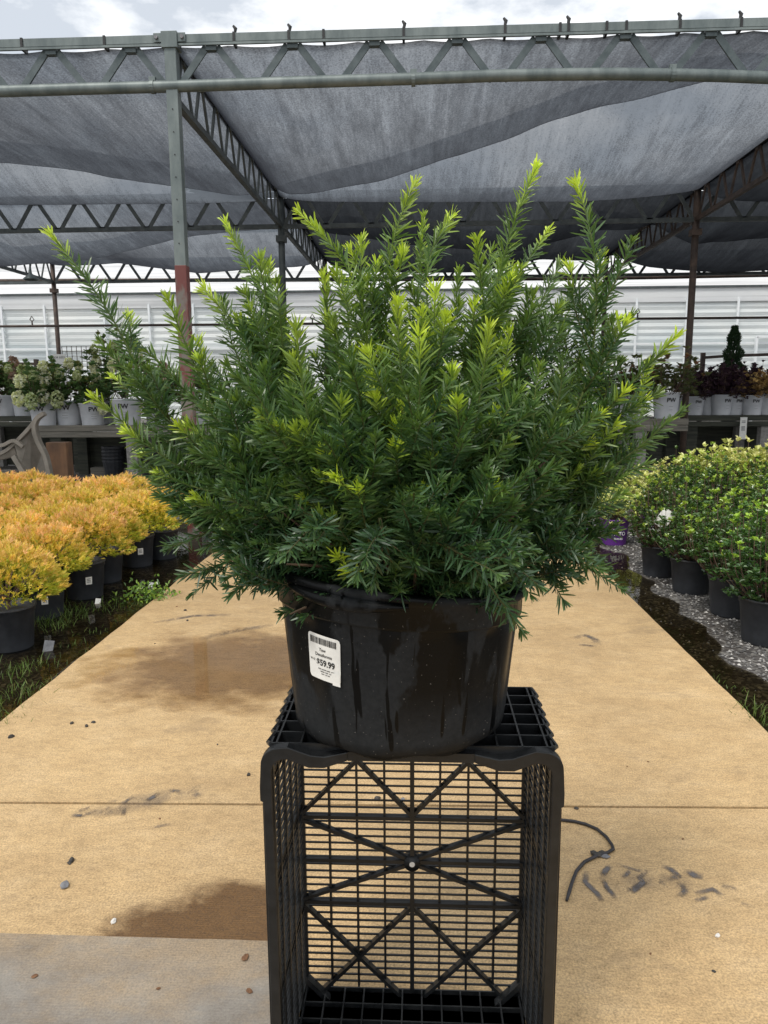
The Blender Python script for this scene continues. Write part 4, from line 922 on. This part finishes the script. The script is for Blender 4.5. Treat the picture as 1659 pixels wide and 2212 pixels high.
# ------------------------------------------------------------------ benches
def bench(x0, x1, Y, depth, top, label, m, beam=.19):
    t = thing('plant_bench', label, 'bench', (x0, Y, 0)); ln = x1 - x0
    b = MB(); 
    n = 7
    for k in range(n): b.box((0, .05 + k*depth/n, top - .035), (ln, .05 + (k + .82)*depth/n, top))
    b.build('slats', m, t, bevel=.004)
    b = MB(); b.box((0, 0, top - beam*.48), (ln, .045, top + .012)); b.box((0, .004, top - beam), (ln, .049, top - beam*.52)); b.build('front_beam', m, t, bevel=.006)
    b = MB(); b.box((.02, depth - .02, .02), (ln - .02, depth + .01, top - beam)); b.build('shade_board', M['darkwood'], t)  # dark board added to stand in for the shade under the bench
    k = 0
    while k * 1.3 < ln:
        xx = min(k * 1.3 + .25, ln - .15)
        for yy in (.12, depth - .1):
            b = MB(); b.box((xx - .09, yy - .06, 0), (xx + .09, yy + .1, top - beam)); b.build('leg', M['concrete_block'] if k % 2 else M['darkwood'], t)
        k += 1
    return t
TB = at(300, 920, 12.3).z
b1x0 = at(82, 920, 12.3).x; b1x1 = at(640, 920, 12.3).x
bench(b1x0, b1x1, 12.3, 1.2, TB, 'weathered grey timber bench holding hydrangeas, left of the yew', M['wood'])
TB2 = at(40, 900, 13.8).z
bench(at(-250, 900, 13.8).x, at(140, 900, 13.8).x, 13.8, 1.2, TB2, 'darker bench at the far left edge behind the overturned chair', M['darkwood'])
b3x0, b3x1 = at(1180, 905, 12.3).x, at(1488, 905, 12.3).x; TB3 = at(1430, 906, 12.3).z
bench(b3x0, b3x1, 12.3, 1.2, TB3, 'pale timber bench end showing right of the yew', M['wood'])
TB4 = at(1600, 898, 13.7).z
bench(at(1470, 900, 13.7).x, at(1950, 900, 13.7).x, 13.7, 1.3, TB4, 'dark mossy bench with white pots at the right edge', M['darkwood'])
b = MB(); 
for k in range(4): b.box((-6 + k*.0, 0, 0), (-2, .2, .19)) if k == 0 else None
t = thing('timber_sleeper', 'low pale timber lying on the ground beneath the left bench', 'timber', at(700, 990, 13.0)); t.location.z = 0
b = MB(); b.box((-4.2, 0, 0), (0, .2, .16)); b.build('beam', M['wood'], t, bevel=.01)
t = thing('timber_sleeper', 'low pale timber lying on the ground under the right bench', 'timber', at(1290, 990, 13.0)); t.location.z = 0
b = MB(); b.box((0, 0, 0), (1.5, .2, .16)); b.build('beam', M['wood'], t, bevel=.01)
# dark storage under the benches: stacked black pots
for i_, (x, Y, z, w_) in enumerate(((330, 12.9, 0, 'left'), (400, 12.9, 0, 'right'), (245, 13.0, 0, 'far left'))):
    t = thing('stacked_pots', 'stack of empty black pots stored under the left bench, %s one' % w_, 'pots', (at(x, 980, Y).x, Y, 0))
    b = MB()
    for k in range(5): b.lathe([(.15, .0 + k*.06), (.19, .26 + k*.06), (.2, .27 + k*.06), (.2, .3 + k*.06), (.18, .3 + k*.06)], 16)
    b.build('pots', M['pot_small'], t)
def bloom(B, c, s, rg, tone):
    n = 130; d = nz(rg.normal(size=(n, 3))); P = d * np.array([s*.8, s*.8, s*1.1]) * rg.uniform(.8, 1, (n, 1)) + c
    B.leaves(P, np.cross(d, rg.normal(size=(n, 3))) + d*.3, np.cross(d, rg.normal(size=(n, 3))), s*.5, s*.42, np.clip(tone + rg.normal(0, .15, n), 0, 1), .1, .1)
def hydrangea(seed, pr, ph, spread, top, nb, mb='bloom', hang=2):
    t = leafy(seed, 'hydrangea', M['hyd'], M['white_pot'], pr, ph, spread, top, 26, .085, .05, per=6, lev=4, base_tone=.45, toneamp=.3, tg=None, cat='potted flower')
    rg = np.random.default_rng(seed + 100); B = Blades()
    for k in range(nb):
        a = rg.uniform(0, 6.28); r_ = spread * math.sqrt(rg.uniform(.2, 1.1)); z = ph + (top - ph) * rg.uniform(.45, 1.02)
        if k < hang: z = ph + rg.uniform(-.12, .06); r_ = spread * 1.1; a = rg.uniform(-2.4, -.8)
        bloom(B, np.array([math.cos(a)*r_, math.sin(a)*r_, z]), rg.uniform(.055, .085), rg, .2 if k % 2 else .8)
    B.build('blooms', M[mb], t)
    pc = [c for c in t.children if c.name.startswith('pot')][0]
    pot_text('PW', .085, ph*.72, pr*.985, pc, M['ink'], -1.45)
    for q in range(3): pot_text('-------', .03, ph*(.52 - .1*q), pr*.94, pc, M['greystone'], -1.45)
    return t
HY = [hydrangea(70, .17, .30, .30, .85, 9), hydrangea(71, .17, .30, .27, .75, 7, 'bloom', 1), hydrangea(72, .17, .30, .27, .80, 8, 'bloomp', 1), hydrangea(73, .19, .34, .22, 1.15, 7, 'bloom', 0)]
uh = [0]*4
HYL = [(15, 13.0, 2, 1.0, 'dusty-pink hydrangea in a white pot at the far left edge'), (55, 12.6 + 1.2, 1, 1.0, 'hydrangea with pale blooms in a white lettered pot, second from the left edge'),
       (95, 12.55, 0, 1.0, 'hydrangea with white blooms hanging over the left end of the grey bench'), (150, 12.75, 0, 1.05, 'hydrangea with white blooms, in front of the far left brown post'), (200, 12.6, 1, .95, 'small greenish hydrangea between the brown post and the tall hydrangea'),
       (275, 12.5, 3, 1.0, 'tall cream hydrangea in the white pot with black letters, on the grey bench'), (235, 13.2, 3, 1.0, 'tall hydrangea with one flower head high against the greenhouse'), (340, 12.9, 2, .95, 'hydrangea with faded blooms half hidden behind the left yew shoots'),
       (420, 12.7, 1, 1.0, 'hydrangea behind the left yew shoots, on the middle of the bench'), (-30, 13.8, 0, 1, 'hydrangea cut by the left edge of the picture')]
for x, Y, i, s, lb in HYL:
    s *= 1.32; z = TB if Y < 13.55 and x > 80 else TB2 if x < 80 else TB; Y2 = Y if x > 80 else max(Y, 14.1)
    put(HY, uh, i, (at(x, 900, Y2).x, Y2, z), {0: 0, 1: .4, 2: -.3, 3: 0}[i], s, lb, 'hydrangeas on the left benches')
def shrub_on_bench(seed, nm, m, spread=.30, top=.72, L_=.06, W_=.035, n=40):
    t = leafy(seed, nm, m, M['white_pot'], .135, .27, spread, top, n, L_, W_, per=7, lev=4, base_tone=.45, toneamp=.4)
    pc = [c for c in t.children if c.name.startswith('pot')][0]; pot_text('PW', .06, .19, .135, pc, M['ink'], -1.5)
    for q in range(2): pot_text('------', .022, .13 - .035*q, .128, pc, M['greystone'], -1.5)
    return t
RB = {'r': shrub_on_bench(80, 'reddish_shrub', M['redgreen'], .36, .70), 'p': shrub_on_bench(81, 'dark_purple_shrub', M['purple'], .30, .66, .055, .028, 60), 'b': shrub_on_bench(82, 'bronze_shrub', M['bronze'], .28, .58, .055, .025, 55)}
ur = {}
RBL = [(1438, 12.6, 'r', 1.25, 'reddish green shrub in a white lettered pot, next to the brown post'), (1370, 12.7, 'r', 1.05, 'dull green shrub in a white pot half hidden by the yew'), (1500, 14.0, 'p', 1.0, 'dark purple shrub just right of the brown post'),
       (1530, 14.1, 'p', 1.0, 'dark purple shrub left of the small upright conifer'), (1558, 13.9, 'p', 1.08, 'dark purple shrub in front of the small upright conifer'), (1585, 14.0, 'p', 1.05, 'dark purple shrub between the upright conifer and the bronze shrubs'),
       (1625, 13.85, 'b', 1.05, 'bronze-leaved shrub in a white pot, left one of the pair at the right edge'), (1660, 13.85, 'b', 1.1, 'bronze-leaved shrub in a white pot cut by the right edge'), (1475, 14.3, 'r', .9, 'reddish shrub directly behind the brown post'), (1625, 14.6, 'p', 1.1, 'dark purple shrub behind the bronze pair'), (1330, 12.9, 'r', 1.0, 'dull green shrub hidden behind the right side of the yew'), (1240, 12.8, 'p', .9, 'dark shrub glimpsed between the right yew shoots')]
for x, Y, k, s, lb in RBL:
    z = TB3 if Y < 13.5 else TB4; s *= 1.28
    o = place(RB[k], ur.get(k, 0), (at(x, 880, Y).x, Y, z), random.uniform(-.25, .25), s, lb, 'shrubs on the right benches'); ur[k] = 1
# dwarf upright conifer
t = thing('upright_conifer', 'small narrow dark conifer standing above the purple shrubs', 'potted tree', (at(1581, 800, 14.9).x, 14.9, TB4 - .2))
ring_pot(M['pot_small'], .17, .3, t); b = MB(); b.tube([(0, 0, .25), (0, 0, 1.5)], [.02, .006], 6); b.build('trunk', M['stem'], t)
rg = np.random.default_rng(5); B = Blades(); n = 9000; zz = rg.uniform(0, 1, n) ** 1.3; rr_ = (.27*(1 - zz)**.8 + .03) * (1 + .25*np.sin(zz*31)) * rg.uniform(.5, 1.05, n); a = rg.uniform(0, 6.28, n)
ctop = at(1582, 703, 14.9).z - (TB4 - .2)
B.needles(np.stack([rr_*np.cos(a), rr_*np.sin(a), .35 + zz*(ctop - .38)], 1), np.stack([np.cos(a), np.sin(a), np.full(n, 1.1)], 1) + rg.normal(0, .3, (n, 3)), rg.normal(size=(n, 3)), .05, .014, rg.uniform(0, 1, n), blunt=.4); B.build('foliage', M['conifer'], t)
# rails, signs
def railset(pts, zt, Y, label):
    t = thing('pipe_rail', label, 'rail', (0, Y, 0)); P = [at(x, y, Y) - Vector((0, Y, 0)) for x, y in pts]
    for p in P: b = MB(); b.box((p.x - .04, -.04, 0), (p.x + .04, .04, p.z)); b.build('post', M['rust'], t)
    b = MB()
    for p, q in zip(P[:-1], P[1:]): b.bar(p + Vector((0, 0, -.1)), q + Vector((0, 0, -.1)), .05, .06)
    b.build('rail', M['rust'], t)
railset([(-60, 775), (78, 776), (117, 783)], 0, 16.2, 'dark brown rail with short posts behind the left hydrangeas')
railset([(1519, 762), (1580, 758), (1760, 752)], 0, 16.2, 'reddish rail with short posts behind the small upright conifer')
railset([(1130, 765), (1277, 765)], 0, 16.2, 'dark rail glimpsed between the right yew shoots')
sp_ = at(130, 800, 15.8)
t = thing('notice_sign', 'white notice sheet with dark writing beside the far left brown post', 'sign', (sp_.x, 15.8, 0))
zt = at(130, 765, 15.8).z; zb_ = at(130, 815, 15.8).z
b = MB(); b.box((-.14, 0, zb_ - .3), (.14, .02, zt)); b.build('board', M['paper'], t)
vs, fs = text_mesh('FOR SIZES', .055); b = MB(); b.add([(v.x, -.004, v.y + zt - .07) for v in vs], fs); b.build('lettering', M['ink'], t)
vs, fs = text_mesh('PF', .13); b = MB(); b.add([(v.x + .04, -.004, v.y + zt - .40) for v in vs], fs); b.build('lettering', M['greystone'], t)
b = MB(); b.tube([(0, .04, 0), (0, .04, zt)], .02, 6); b.build('stake', M['rust'], t)
t = thing('trellis', 'small brown wire trellis standing behind the far left post', 'trellis', (sp_.x + .02, 16.6, 0)); zt2 = at(130, 748, 16.6).z
b = MB()
for k in range(7): b.tube([(-.33 + k*.11, 0, .5), (-.33 + k*.11, 0, zt2)], .008, 4)
for k in range(10): b.tube([(-.33, 0, zt2 - k*.11), (.33, 0, zt2 - k*.11)], .008, 4)
b.build('grid', M['rust'], t)
p = at(1607, 905, 12.8)
t = thing('bench_price_card', 'white price card hanging from the dark bench on the right', 'price card', (p.x, 13.6, p.z)); p_ = at(1607, 905, 13.6); t.location = p_
b = MB(); b.box((-.06, 0, -.36), (.06, .008, .03)); b.build('card', M['paper'], t, bevel=.002)
b = MB()
for z_ in (-.03, -.055, -.13, -.15, -.17, -.19): b.box((-.035, -.003, z_ - .012), (.03, -.0005, z_))
b.build('print', M['greystone'], t)
# overturned resin chair and timber block at the left
CY = 10.4
t = thing('resin_chair', 'overturned beige plastic garden chair at the left edge', 'chair', (at(60, 1000, CY).x, CY, 0)); T0 = Vector(t.location)
def strap_curve(pts, w_, th, name, dy=0.0, depth=.05):
    P = [at(x * .6, y, CY + dy) - T0 for x, y in pts]
    k = len(P); C = []
    for i in range(k - 1):
        p0 = P[max(i-1, 0)]; p1 = P[i]; p2 = P[i+1]; p3 = P[min(i+2, k-1)]
        for s in range(6):
            u = s / 6; C.append(.5*((2*p1) + (p2-p0)*u + (2*p0-5*p1+4*p2-p3)*u*u + (3*p1-p0-3*p2+p3)*u**3))
    C.append(P[-1]); b = MB()
    for a_, c_ in zip(C[:-1], C[1:]): b.bar(a_ - (c_ - a_)*.05, c_ + (c_ - a_)*.05, depth, w_, (0, 1, 0)) if False else b.bar(a_ - (c_-a_)*.08, c_ + (c_-a_)*.08, w_, depth, (0, 1, 0))
    return b.build(name, M['chair'], t, bevel=.006)
strap_curve([(182, 1030), (165, 985), (140, 955), (126, 925), (134, 905), (160, 893)], .06, .02, 'armrest', 0, .10)
strap_curve([(160, 893), (138, 902), (108, 925), (60, 955), (20, 975), (-40, 990)], .05, .02, 'armrest', .02, .09)
strap_curve([(-40, 960), (10, 962), (50, 952), (85, 965)], .05, .02, 'leg', -.04, .07)
strap_curve([(50, 985), (80, 1015), (110, 1045)], .07, .02, 'leg', -.02, .07)
b = MB(); SP = [at(x * .6, y, CY + dy) - T0 for x, y, dy in ((50, 956, -.03), (108, 930, .12), (128, 945, .30), (150, 985, .35), (172, 1028, .30), (110, 1050, .1), (72, 1010, -.02))]
b.add(SP + [p + Vector((0, .03, 0)) for p in SP], [tuple(range(7)), tuple(range(13, 6, -1))] + [(i, i+7, (i+1) % 7 + 7, (i+1) % 7) for i in range(7)]); b.build('seat_shell', M['chair'], t, bevel=.006)
b = MB(); SP = [at(x * .6, y, CY + dy) - T0 for x, y, dy in ((-60, 985, 0), (0, 980, 0), (46, 958, 0), (62, 985, .05), (20, 992, .05), (-60, 1003, 0))]
b.add(SP + [p + Vector((0, .03, 0)) for p in SP], [tuple(range(6)), tuple(range(11, 5, -1))] + [(i, i+6, (i+1) % 6 + 6, (i+1) % 6) for i in range(6)]); b.build('backrest', M['chair'], t, bevel=.006)
p = at(120, 956, 10.9)
t = thing('timber_block', 'upright rust-stained timber block beside the overturned chair', 'timber block', (p.x, 10.9, 0))
b = MB(); b.box((-.155, 0, 0), (.155, .2, p.z)); b.build('block', M['block'], t, bevel=.008)
b = MB(); b.box((-.158, -.004, p.z*.15), (.158, .001, p.z*.15 + .012)); b.build('band', M['rust'], t)
# ------------------------------------------------------------------ small things on the ground
t = thing('drip_tube', 'thin black curved irrigation tube lying on the path right of the crate', 'tube', gr(1270, 1850, ZP)); T0 = Vector(t.location)
PT = [(1180, 1768), (1213, 1771), (1240, 1774), (1265, 1780), (1290, 1791), (1310, 1808), (1322, 1825), (1325, 1834), (1314, 1841), (1290, 1848), (1262, 1862), (1245, 1882), (1236, 1905), (1230, 1925), (1224, 1945)]
b = MB(); b.tube([gr(x, y, ZP + .006) - T0 for x, y in PT], [.0052]*13 + [.0058, .004], 8); b.build('tube', M['rubber'], t, True)
def crumb(c, s, m, name, label, cat, group=None, seed=0, flat=.6, parent=None):
    b = MB(); rg_ = random.Random(seed); n = 9
    for i in range(5):
        ph = math.pi * i / 4
    import bmesh
    bm = bmesh.new(); bmesh.ops.create_icosphere(bm, subdivisions=2, radius=1)
    for v in bm.verts:
        k = 1 + .35*noise.noise(v.co*1.7 + Vector((seed*3.1, 0, 0))); v.co = Vector((v.co.x*s*k*1.2, v.co.y*s*k*.8, v.co.z*s*k*flat))
    me = bpy.data.meshes.new(name); bm.to_mesh(me); bm.free(); o = link(name, me, m, parent)
    o.location = c; 
    if not parent: tag(o, label, cat, group); o.rotation_euler = (0, 0, seed)
    return o
for k, (x, y, s) in enumerate(((1290, 1846, .012), (1282, 1842, .010), (1300, 1842, .010))): crumb(gr(x, y, ZP + .006) - T0, s, M['stone'], 'debris_clump', '', '', None, k, .7, t)
crumb(gr(1305, 1848, ZP + .003), .014, M['greystone'], 'pebble', 'grey-green leaf scrap lying against the black tube', 'pebble', None, 9, .35)
DB = [(155, 1562, .012, 'stone', 'black berry-like crumb, left one of the three on the path at the left'), (187, 1568, .012, 'stone', 'black berry-like crumb, lowest of the three on the path at the left'), (202, 1560, .012, 'stone', 'black berry-like crumb, right one of the three on the path at the left'),
      (24, 1591, .016, 'stone', 'dark crumb beside the grass at the left edge of the path'), (139, 1911, .022, 'greystone', 'flat grey chip on the path at the lower left'), (1245, 1746, .010, 'stone', 'dark pebble on the joint right of the crate'),
      (1550, 2021, .010, 'whitestone', 'white chip on the path at the lower right'), (537, 1673, .012, 'stone', 'dark green crumb just left of the crate'), (1542, 2098, .006, 'stone', 'small dark crumb at the lower right of the path'),
      (1475, 1812, .006, 'deadleaf', 'tiny brown crumb right of the tube near the joint'), (155, 1858, .014, 'stone', 'dark leaf scrap above the flat grey chip'), (150, 1864, .010, 'stone', 'smaller dark leaf scrap above the flat grey chip'),
      (75, 2108, .010, 'deadleaf', 'brown leaf bit on the painted grey sheen at the bottom left'), (530, 2068, .014, 'deadleaf', 'reddish brown leaf on the painted grey sheen beside the crate'), (538, 2140, .011, 'deadleaf', 'dark brown leaf bit on the painted grey sheen near the crate foot'), (342, 2135, .007, 'deadleaf', 'small leaf bit in the middle of the painted grey sheen'),
      (245, 1990, .012, 'whitestone', 'pale chip lying in the wet brown patch'), (345, 1768, .006, 'deadleaf', 'small brown crumb below the left part of the joint'), (815, 1724, .014, 'stone', 'dark scrap seen through the upper crate mesh'), (870, 1726, .012, 'greystone', 'grey chip seen through the upper crate mesh'), (1700 - 300, 1645, .006, 'deadleaf', 'tiny brown speck on the right half of the path'), (1355, 1655, .005, 'deadleaf', 'tiny speck near the middle right of the path'), (1405, 1930 + 130, .005, 'deadleaf', 'tiny speck low on the right half of the path'), (470, 1668 - 60, .006, 'stone', 'tiny dark speck between the puddle and the crate'),
      (400, 1318, .014, 'stone', 'dark clod at the left edge of the path beneath the orange conifers'), (382, 1310, .010, 'deadleaf', 'small brown scrap near the left path edge by the leafy weed'), (405, 1400 - 60, .012, 'stone', 'dark scrap on the far left part of the path'), (335, 1480 - 90, .006, 'stone', 'small dark speck left of the puddle')]
for k, (x, y, s, m, lb) in enumerate(DB): s *= .72; crumb(gr(x, y, ZP + s*.35), s, M[m], 'leaf_scrap' if m == 'deadleaf' else 'crumb', lb, 'leaf' if m == 'deadleaf' else 'pebble', None, k + 1, .3 if m in ('deadleaf', 'greystone') else .75)
# tyre marks: smeared mud chevrons
def mudmat():
    m, nt, b, o = mat('dried_mud_smear')
    b.inputs['Base Color'].default_value = (.12, .108, .105, 1); b.inputs['Roughness'].default_value = .8
    n = tex(nt, scale=24, detail=7, rough=.75, stretch=(1, .5, 1)); r = ramp(nt, n.outputs['Fac'], [(.38, 0), (.56, .95)])
    a = N(nt, 'ShaderNodeAttribute', attribute_name='tone'); al = mth(nt, 'MULTIPLY', r.outputs[0], a.outputs['Fac'])
    L(nt, al, b.inputs['Alpha']); return m
M['mud'] = mudmat()
def mark(strokes, label):
    b = MB()
    for pts, w_, tn in strokes:
        P = [gr(x, y, ZP + .002) for x, y in pts]; vs = []; ts = []
        Q = []
        for p, q in zip(P[:-1], P[1:]):
            for s in range(4): Q.append(p.lerp(q, s/4))
        Q.append(P[-1])
        for i, p in enumerate(Q):
            t_ = (Q[min(i+1, len(Q)-1)] - Q[max(i-1, 0)]).normalized(); s_ = Vector((-t_.y, t_.x, 0)); ed = math.sin(math.pi*(i + .4)/(len(Q) - .2))
            for f, a_ in ((-1, 0.001), (-.35, 1), (.35, 1), (1, 0.001)): vs.append(p + s_*f*w_); ts.append(a_*tn*max(.15, ed))
        n0 = len(b.v); b.v += [tuple(v) for v in vs]; b.t += ts
        for i in range(len(Q) - 1):
            for k in range(3): a_ = n0 + i*4 + k; b.f.append((a_, a_+1, a_+5, a_+4))
    o = b.build('tyre_mark', M['mud']); tag(o, label, 'tyre mark')
mark([([(1320, 1869), (1308, 1880), (1300, 1893)], .012, 1.3), ([(1326, 1864), (1375, 1880), (1405, 1880)], .010, .7), ([(1430, 1870), (1450, 1878), (1466, 1892), (1440, 1900)], .014, 1), ([(1376, 1888), (1390, 1905), (1365, 1925), (1348, 1915)], .014, 1.2),
      ([(1400, 1880), (1380, 1896)], .01, 1), ([(1480, 1880), (1500, 1890), (1520, 1894)], .02, 1.1), ([(1470, 1905), (1480, 1925), (1465, 1935)], .014, 1), ([(1300, 1895), (1312, 1918), (1330, 1940)], .011, 1.2), ([(1268, 1880), (1264, 1905), (1290, 1930), (1300, 1946)], .012, 1.1), ([(1416, 1895), (1440, 1915), (1420, 1928)], .012, 1),
      ([(1560, 1912), (1590, 1922)], .014, .9), ([(1500, 1930), (1540, 1920), (1560, 1935)], .012, .8), ([(1345, 1895), (1362, 1880)], .01, 1), ([(1500, 1945), (1530, 1938)], .01, .8), ([(1600, 1950), (1625, 1958)], .01, .8), ([(1290, 1900), (1420, 1905), (1500, 1910)], .05, .3)], 'dark chevron tyre mark on the path at the lower right')
mark([([(345, 1712), (330, 1722), (315, 1730)], .014, 1.1), ([(290, 1720), (270, 1732), (255, 1738)], .012, 1), ([(380, 1704), (374, 1712)], .025, 1), ([(235, 1735), (250, 1726)], .014, .8), ([(210, 1750), (180, 1762), (155, 1760)], .012, 1), ([(430, 1696), (415, 1712), (430, 1722)], .02, .7), ([(200, 1742), (170, 1752)], .012, .8), ([(270, 1745), (265, 1762)], .01, .7),
      ([(220, 1745), (320, 1730), (420, 1710)], .07, .35), ([(160, 1755), (280, 1750)], .04, .4), ([(310, 1790), (370, 1780)], .012, .5)], 'faint smeared tyre mark across the joint on the left of the path')
mark([([(1240, 1378), (1265, 1372), (1285, 1380), (1290, 1392)], .03, .8), ([(1250, 1392), (1290, 1396)], .02, .7)], 'faint dark footprint on the far right part of the path')
mark([([(330, 1345), (420, 1330), (500, 1328)], .03, .7), ([(430, 1380), (520, 1360), (590, 1350)], .04, .5)], 'long faint smear on the path behind the puddle')
# loose stones and grass
g = MB(); rg = random.Random(3)
def stone_at(x, y, s, tone):
    k = [rg.uniform(.6, 1.2) for _ in range(6)]; a = rg.uniform(0, 3); ca, sa = math.cos(a), math.sin(a)
    v = [(k[0]*s, 0, 0), (0, k[1]*s, 0), (-k[2]*s, 0, 0), (0, -k[3]*s, 0), (0, 0, k[4]*s*.7)]
    g.add([(x + ca*p[0] - sa*p[1], y + sa*p[0] + ca*p[1], p[2] + .004) for p in v], [(0, 1, 4), (1, 2, 4), (2, 3, 4), (3, 0, 4)], tone)
for _ in range(16000):
    y = rg.uniform(2.6, 9) ; x = PXR + .05 + rg.random() ** 1.1 * 2.4
    if x < PXR + .3 + .12*nzf(5, y*1.6, 3) and rg.random() < .55: continue
    stone_at(x, y, rg.uniform(.005, .015), rg.random() ** 1.6 * .98 + .01)
for _ in range(5000):
    y = rg.uniform(2.5, 8); x = PXL - .03 - rg.random() * 1.6
    if rg.random() < .5 + .9*nzf(x*1.5, y*1.5, 8): continue
    stone_at(x, y, rg.uniform(.004, .010), rg.random() ** 3 * .7 + .01)
M['stones'] = leafmat('loose_stones', [(0, (.05, .048, .046)), (.4, (.16, .155, .15)), (.8, (.36, .34, .32)), (1, (.6, .58, .54))], .7, 0, 0, .4, 0)
tag(g.build('gravel', M['stones']), 'loose grey gravel and wet stones beside the path', 'gravel', None, 'stuff')
B = Blades(); rg = np.random.default_rng(8)
def tuft(c, n, h, sp, tone=.5):
    n = int(n * .45) + 3
    P = np.array([c.x, c.y, .0]) + np.stack([rg.normal(0, sp, n), rg.normal(0, sp, n), np.zeros(n)], 1); D = np.stack([rg.normal(0, .35, n), rg.normal(0, .35, n), np.ones(n)], 1)
    B.needles(P, D, rg.normal(size=(n, 3)), rg.uniform(.4, 1, n)*h*.8, .003, np.clip(rg.normal(tone, .2, n), 0, 1), droop=.3, blunt=.3)
for x, y, n, h, sp in ((150, 1330, 260, .13, .09), (85, 1350, 180, .12, .08), (125, 1355, 150, .10, .07), (255, 1300, 80, .1, .06), (230, 1320, 80, .09, .06), (300, 1310, 90, .08, .05), (350, 1300, 60, .08, .06), (150, 1400, 40, .07, .05), (30, 1460, 130, .12, .08), (10, 1520, 200, .13, .09), (45, 1500, 60, .1, .06), (90, 1440, 80, .08, .07), (20, 1560, 120, .08, .06), (120, 1480, 40, .06, .05), (180, 1425, 40, .05, .04),
                       (1625, 1545, 90, .12, .04), (1640, 1570, 50, .09, .04), (1375, 1480, 14, .05, .02), (1545, 1475, 18, .06, .02), (1590, 1500, 20, .06, .03), (200, 1370, 50, .06, .05), (265, 1345, 40, .06, .04), (1440, 1390, 30, .05, .03)):
    tuft(gr(x, y), n, h, sp)
for _ in range(22):
    y = rg.uniform(2.5, 8); tuft(Vector((PXL - rg.uniform(.02, 1.0), y, 0)), 14, .05, .03, .4)
tag(B.build('grass', M['grass']), 'thin grass tufts growing in the wet strip along the path', 'grass', None, 'stuff')
t = thing('leafy_weed', 'leafy green weed at the left edge of the path below the orange conifers', 'weed', gr(322, 1298))
B = Blades(); n = 260; P = rg.normal(0, 1, (n, 3)) * np.array([.10, .07, .04]) + np.array([0, 0, .05]); P[:, 2] = np.abs(P[:, 2])
B.leaves(P, rg.normal(0, 1, (n, 3)) + np.array([0, 0, .8]), rg.normal(size=(n, 3)), .035, .017, rg.uniform(.45, .95, n)); B.build('foliage', M['azalea'], t)
b = MB()
for k in range(8): b.tube([(0, 0, 0), (math.cos(k)*.08, math.sin(k)*.06, .07)], .002, 4)
b.build('stem', M['stem'], t)
for x, y, s, lb in ((102, 1402, .045, 'grey plastic plant card stuck in the mud by the front orange conifers'), (325, 1262, .03, 'small pale plant card behind the leafy weed'), (210, 1298, .03, 'crumpled white plant card lying in the wet strip')):
    o = MB(); o.box((-s*.6, -.001, 0), (s*.6, .001, s*1.7)); c = o.build('plant_card', M['greystone'] if s > .04 else M['paper']); c.location = gr(x, y + 10); c.rotation_euler = (R(-25), R(12), R(20)); tag(c, lb, 'plant card')
p = at(1432, 1120, rline[3].y - .1)
o = MB(); o.box((-.05, -.001, -.075), (.05, .001, .075)); c = o.build('plant_card', M['paper']); c.location = at(1435, 1120, rline[3].y - .12); c.rotation_euler = (R(-15), R(35), R(-15)); tag(c, 'large white plant card tilted among leaves of the green shrub nearest the yew', 'plant card')
# fix prototype transforms that were never placed
for pr, us in ((TH, used), (AZ, u2), (GO, u3), (HY, uh)):
    for o, u in zip(pr, us):
        if not u: print('unused', o.name)
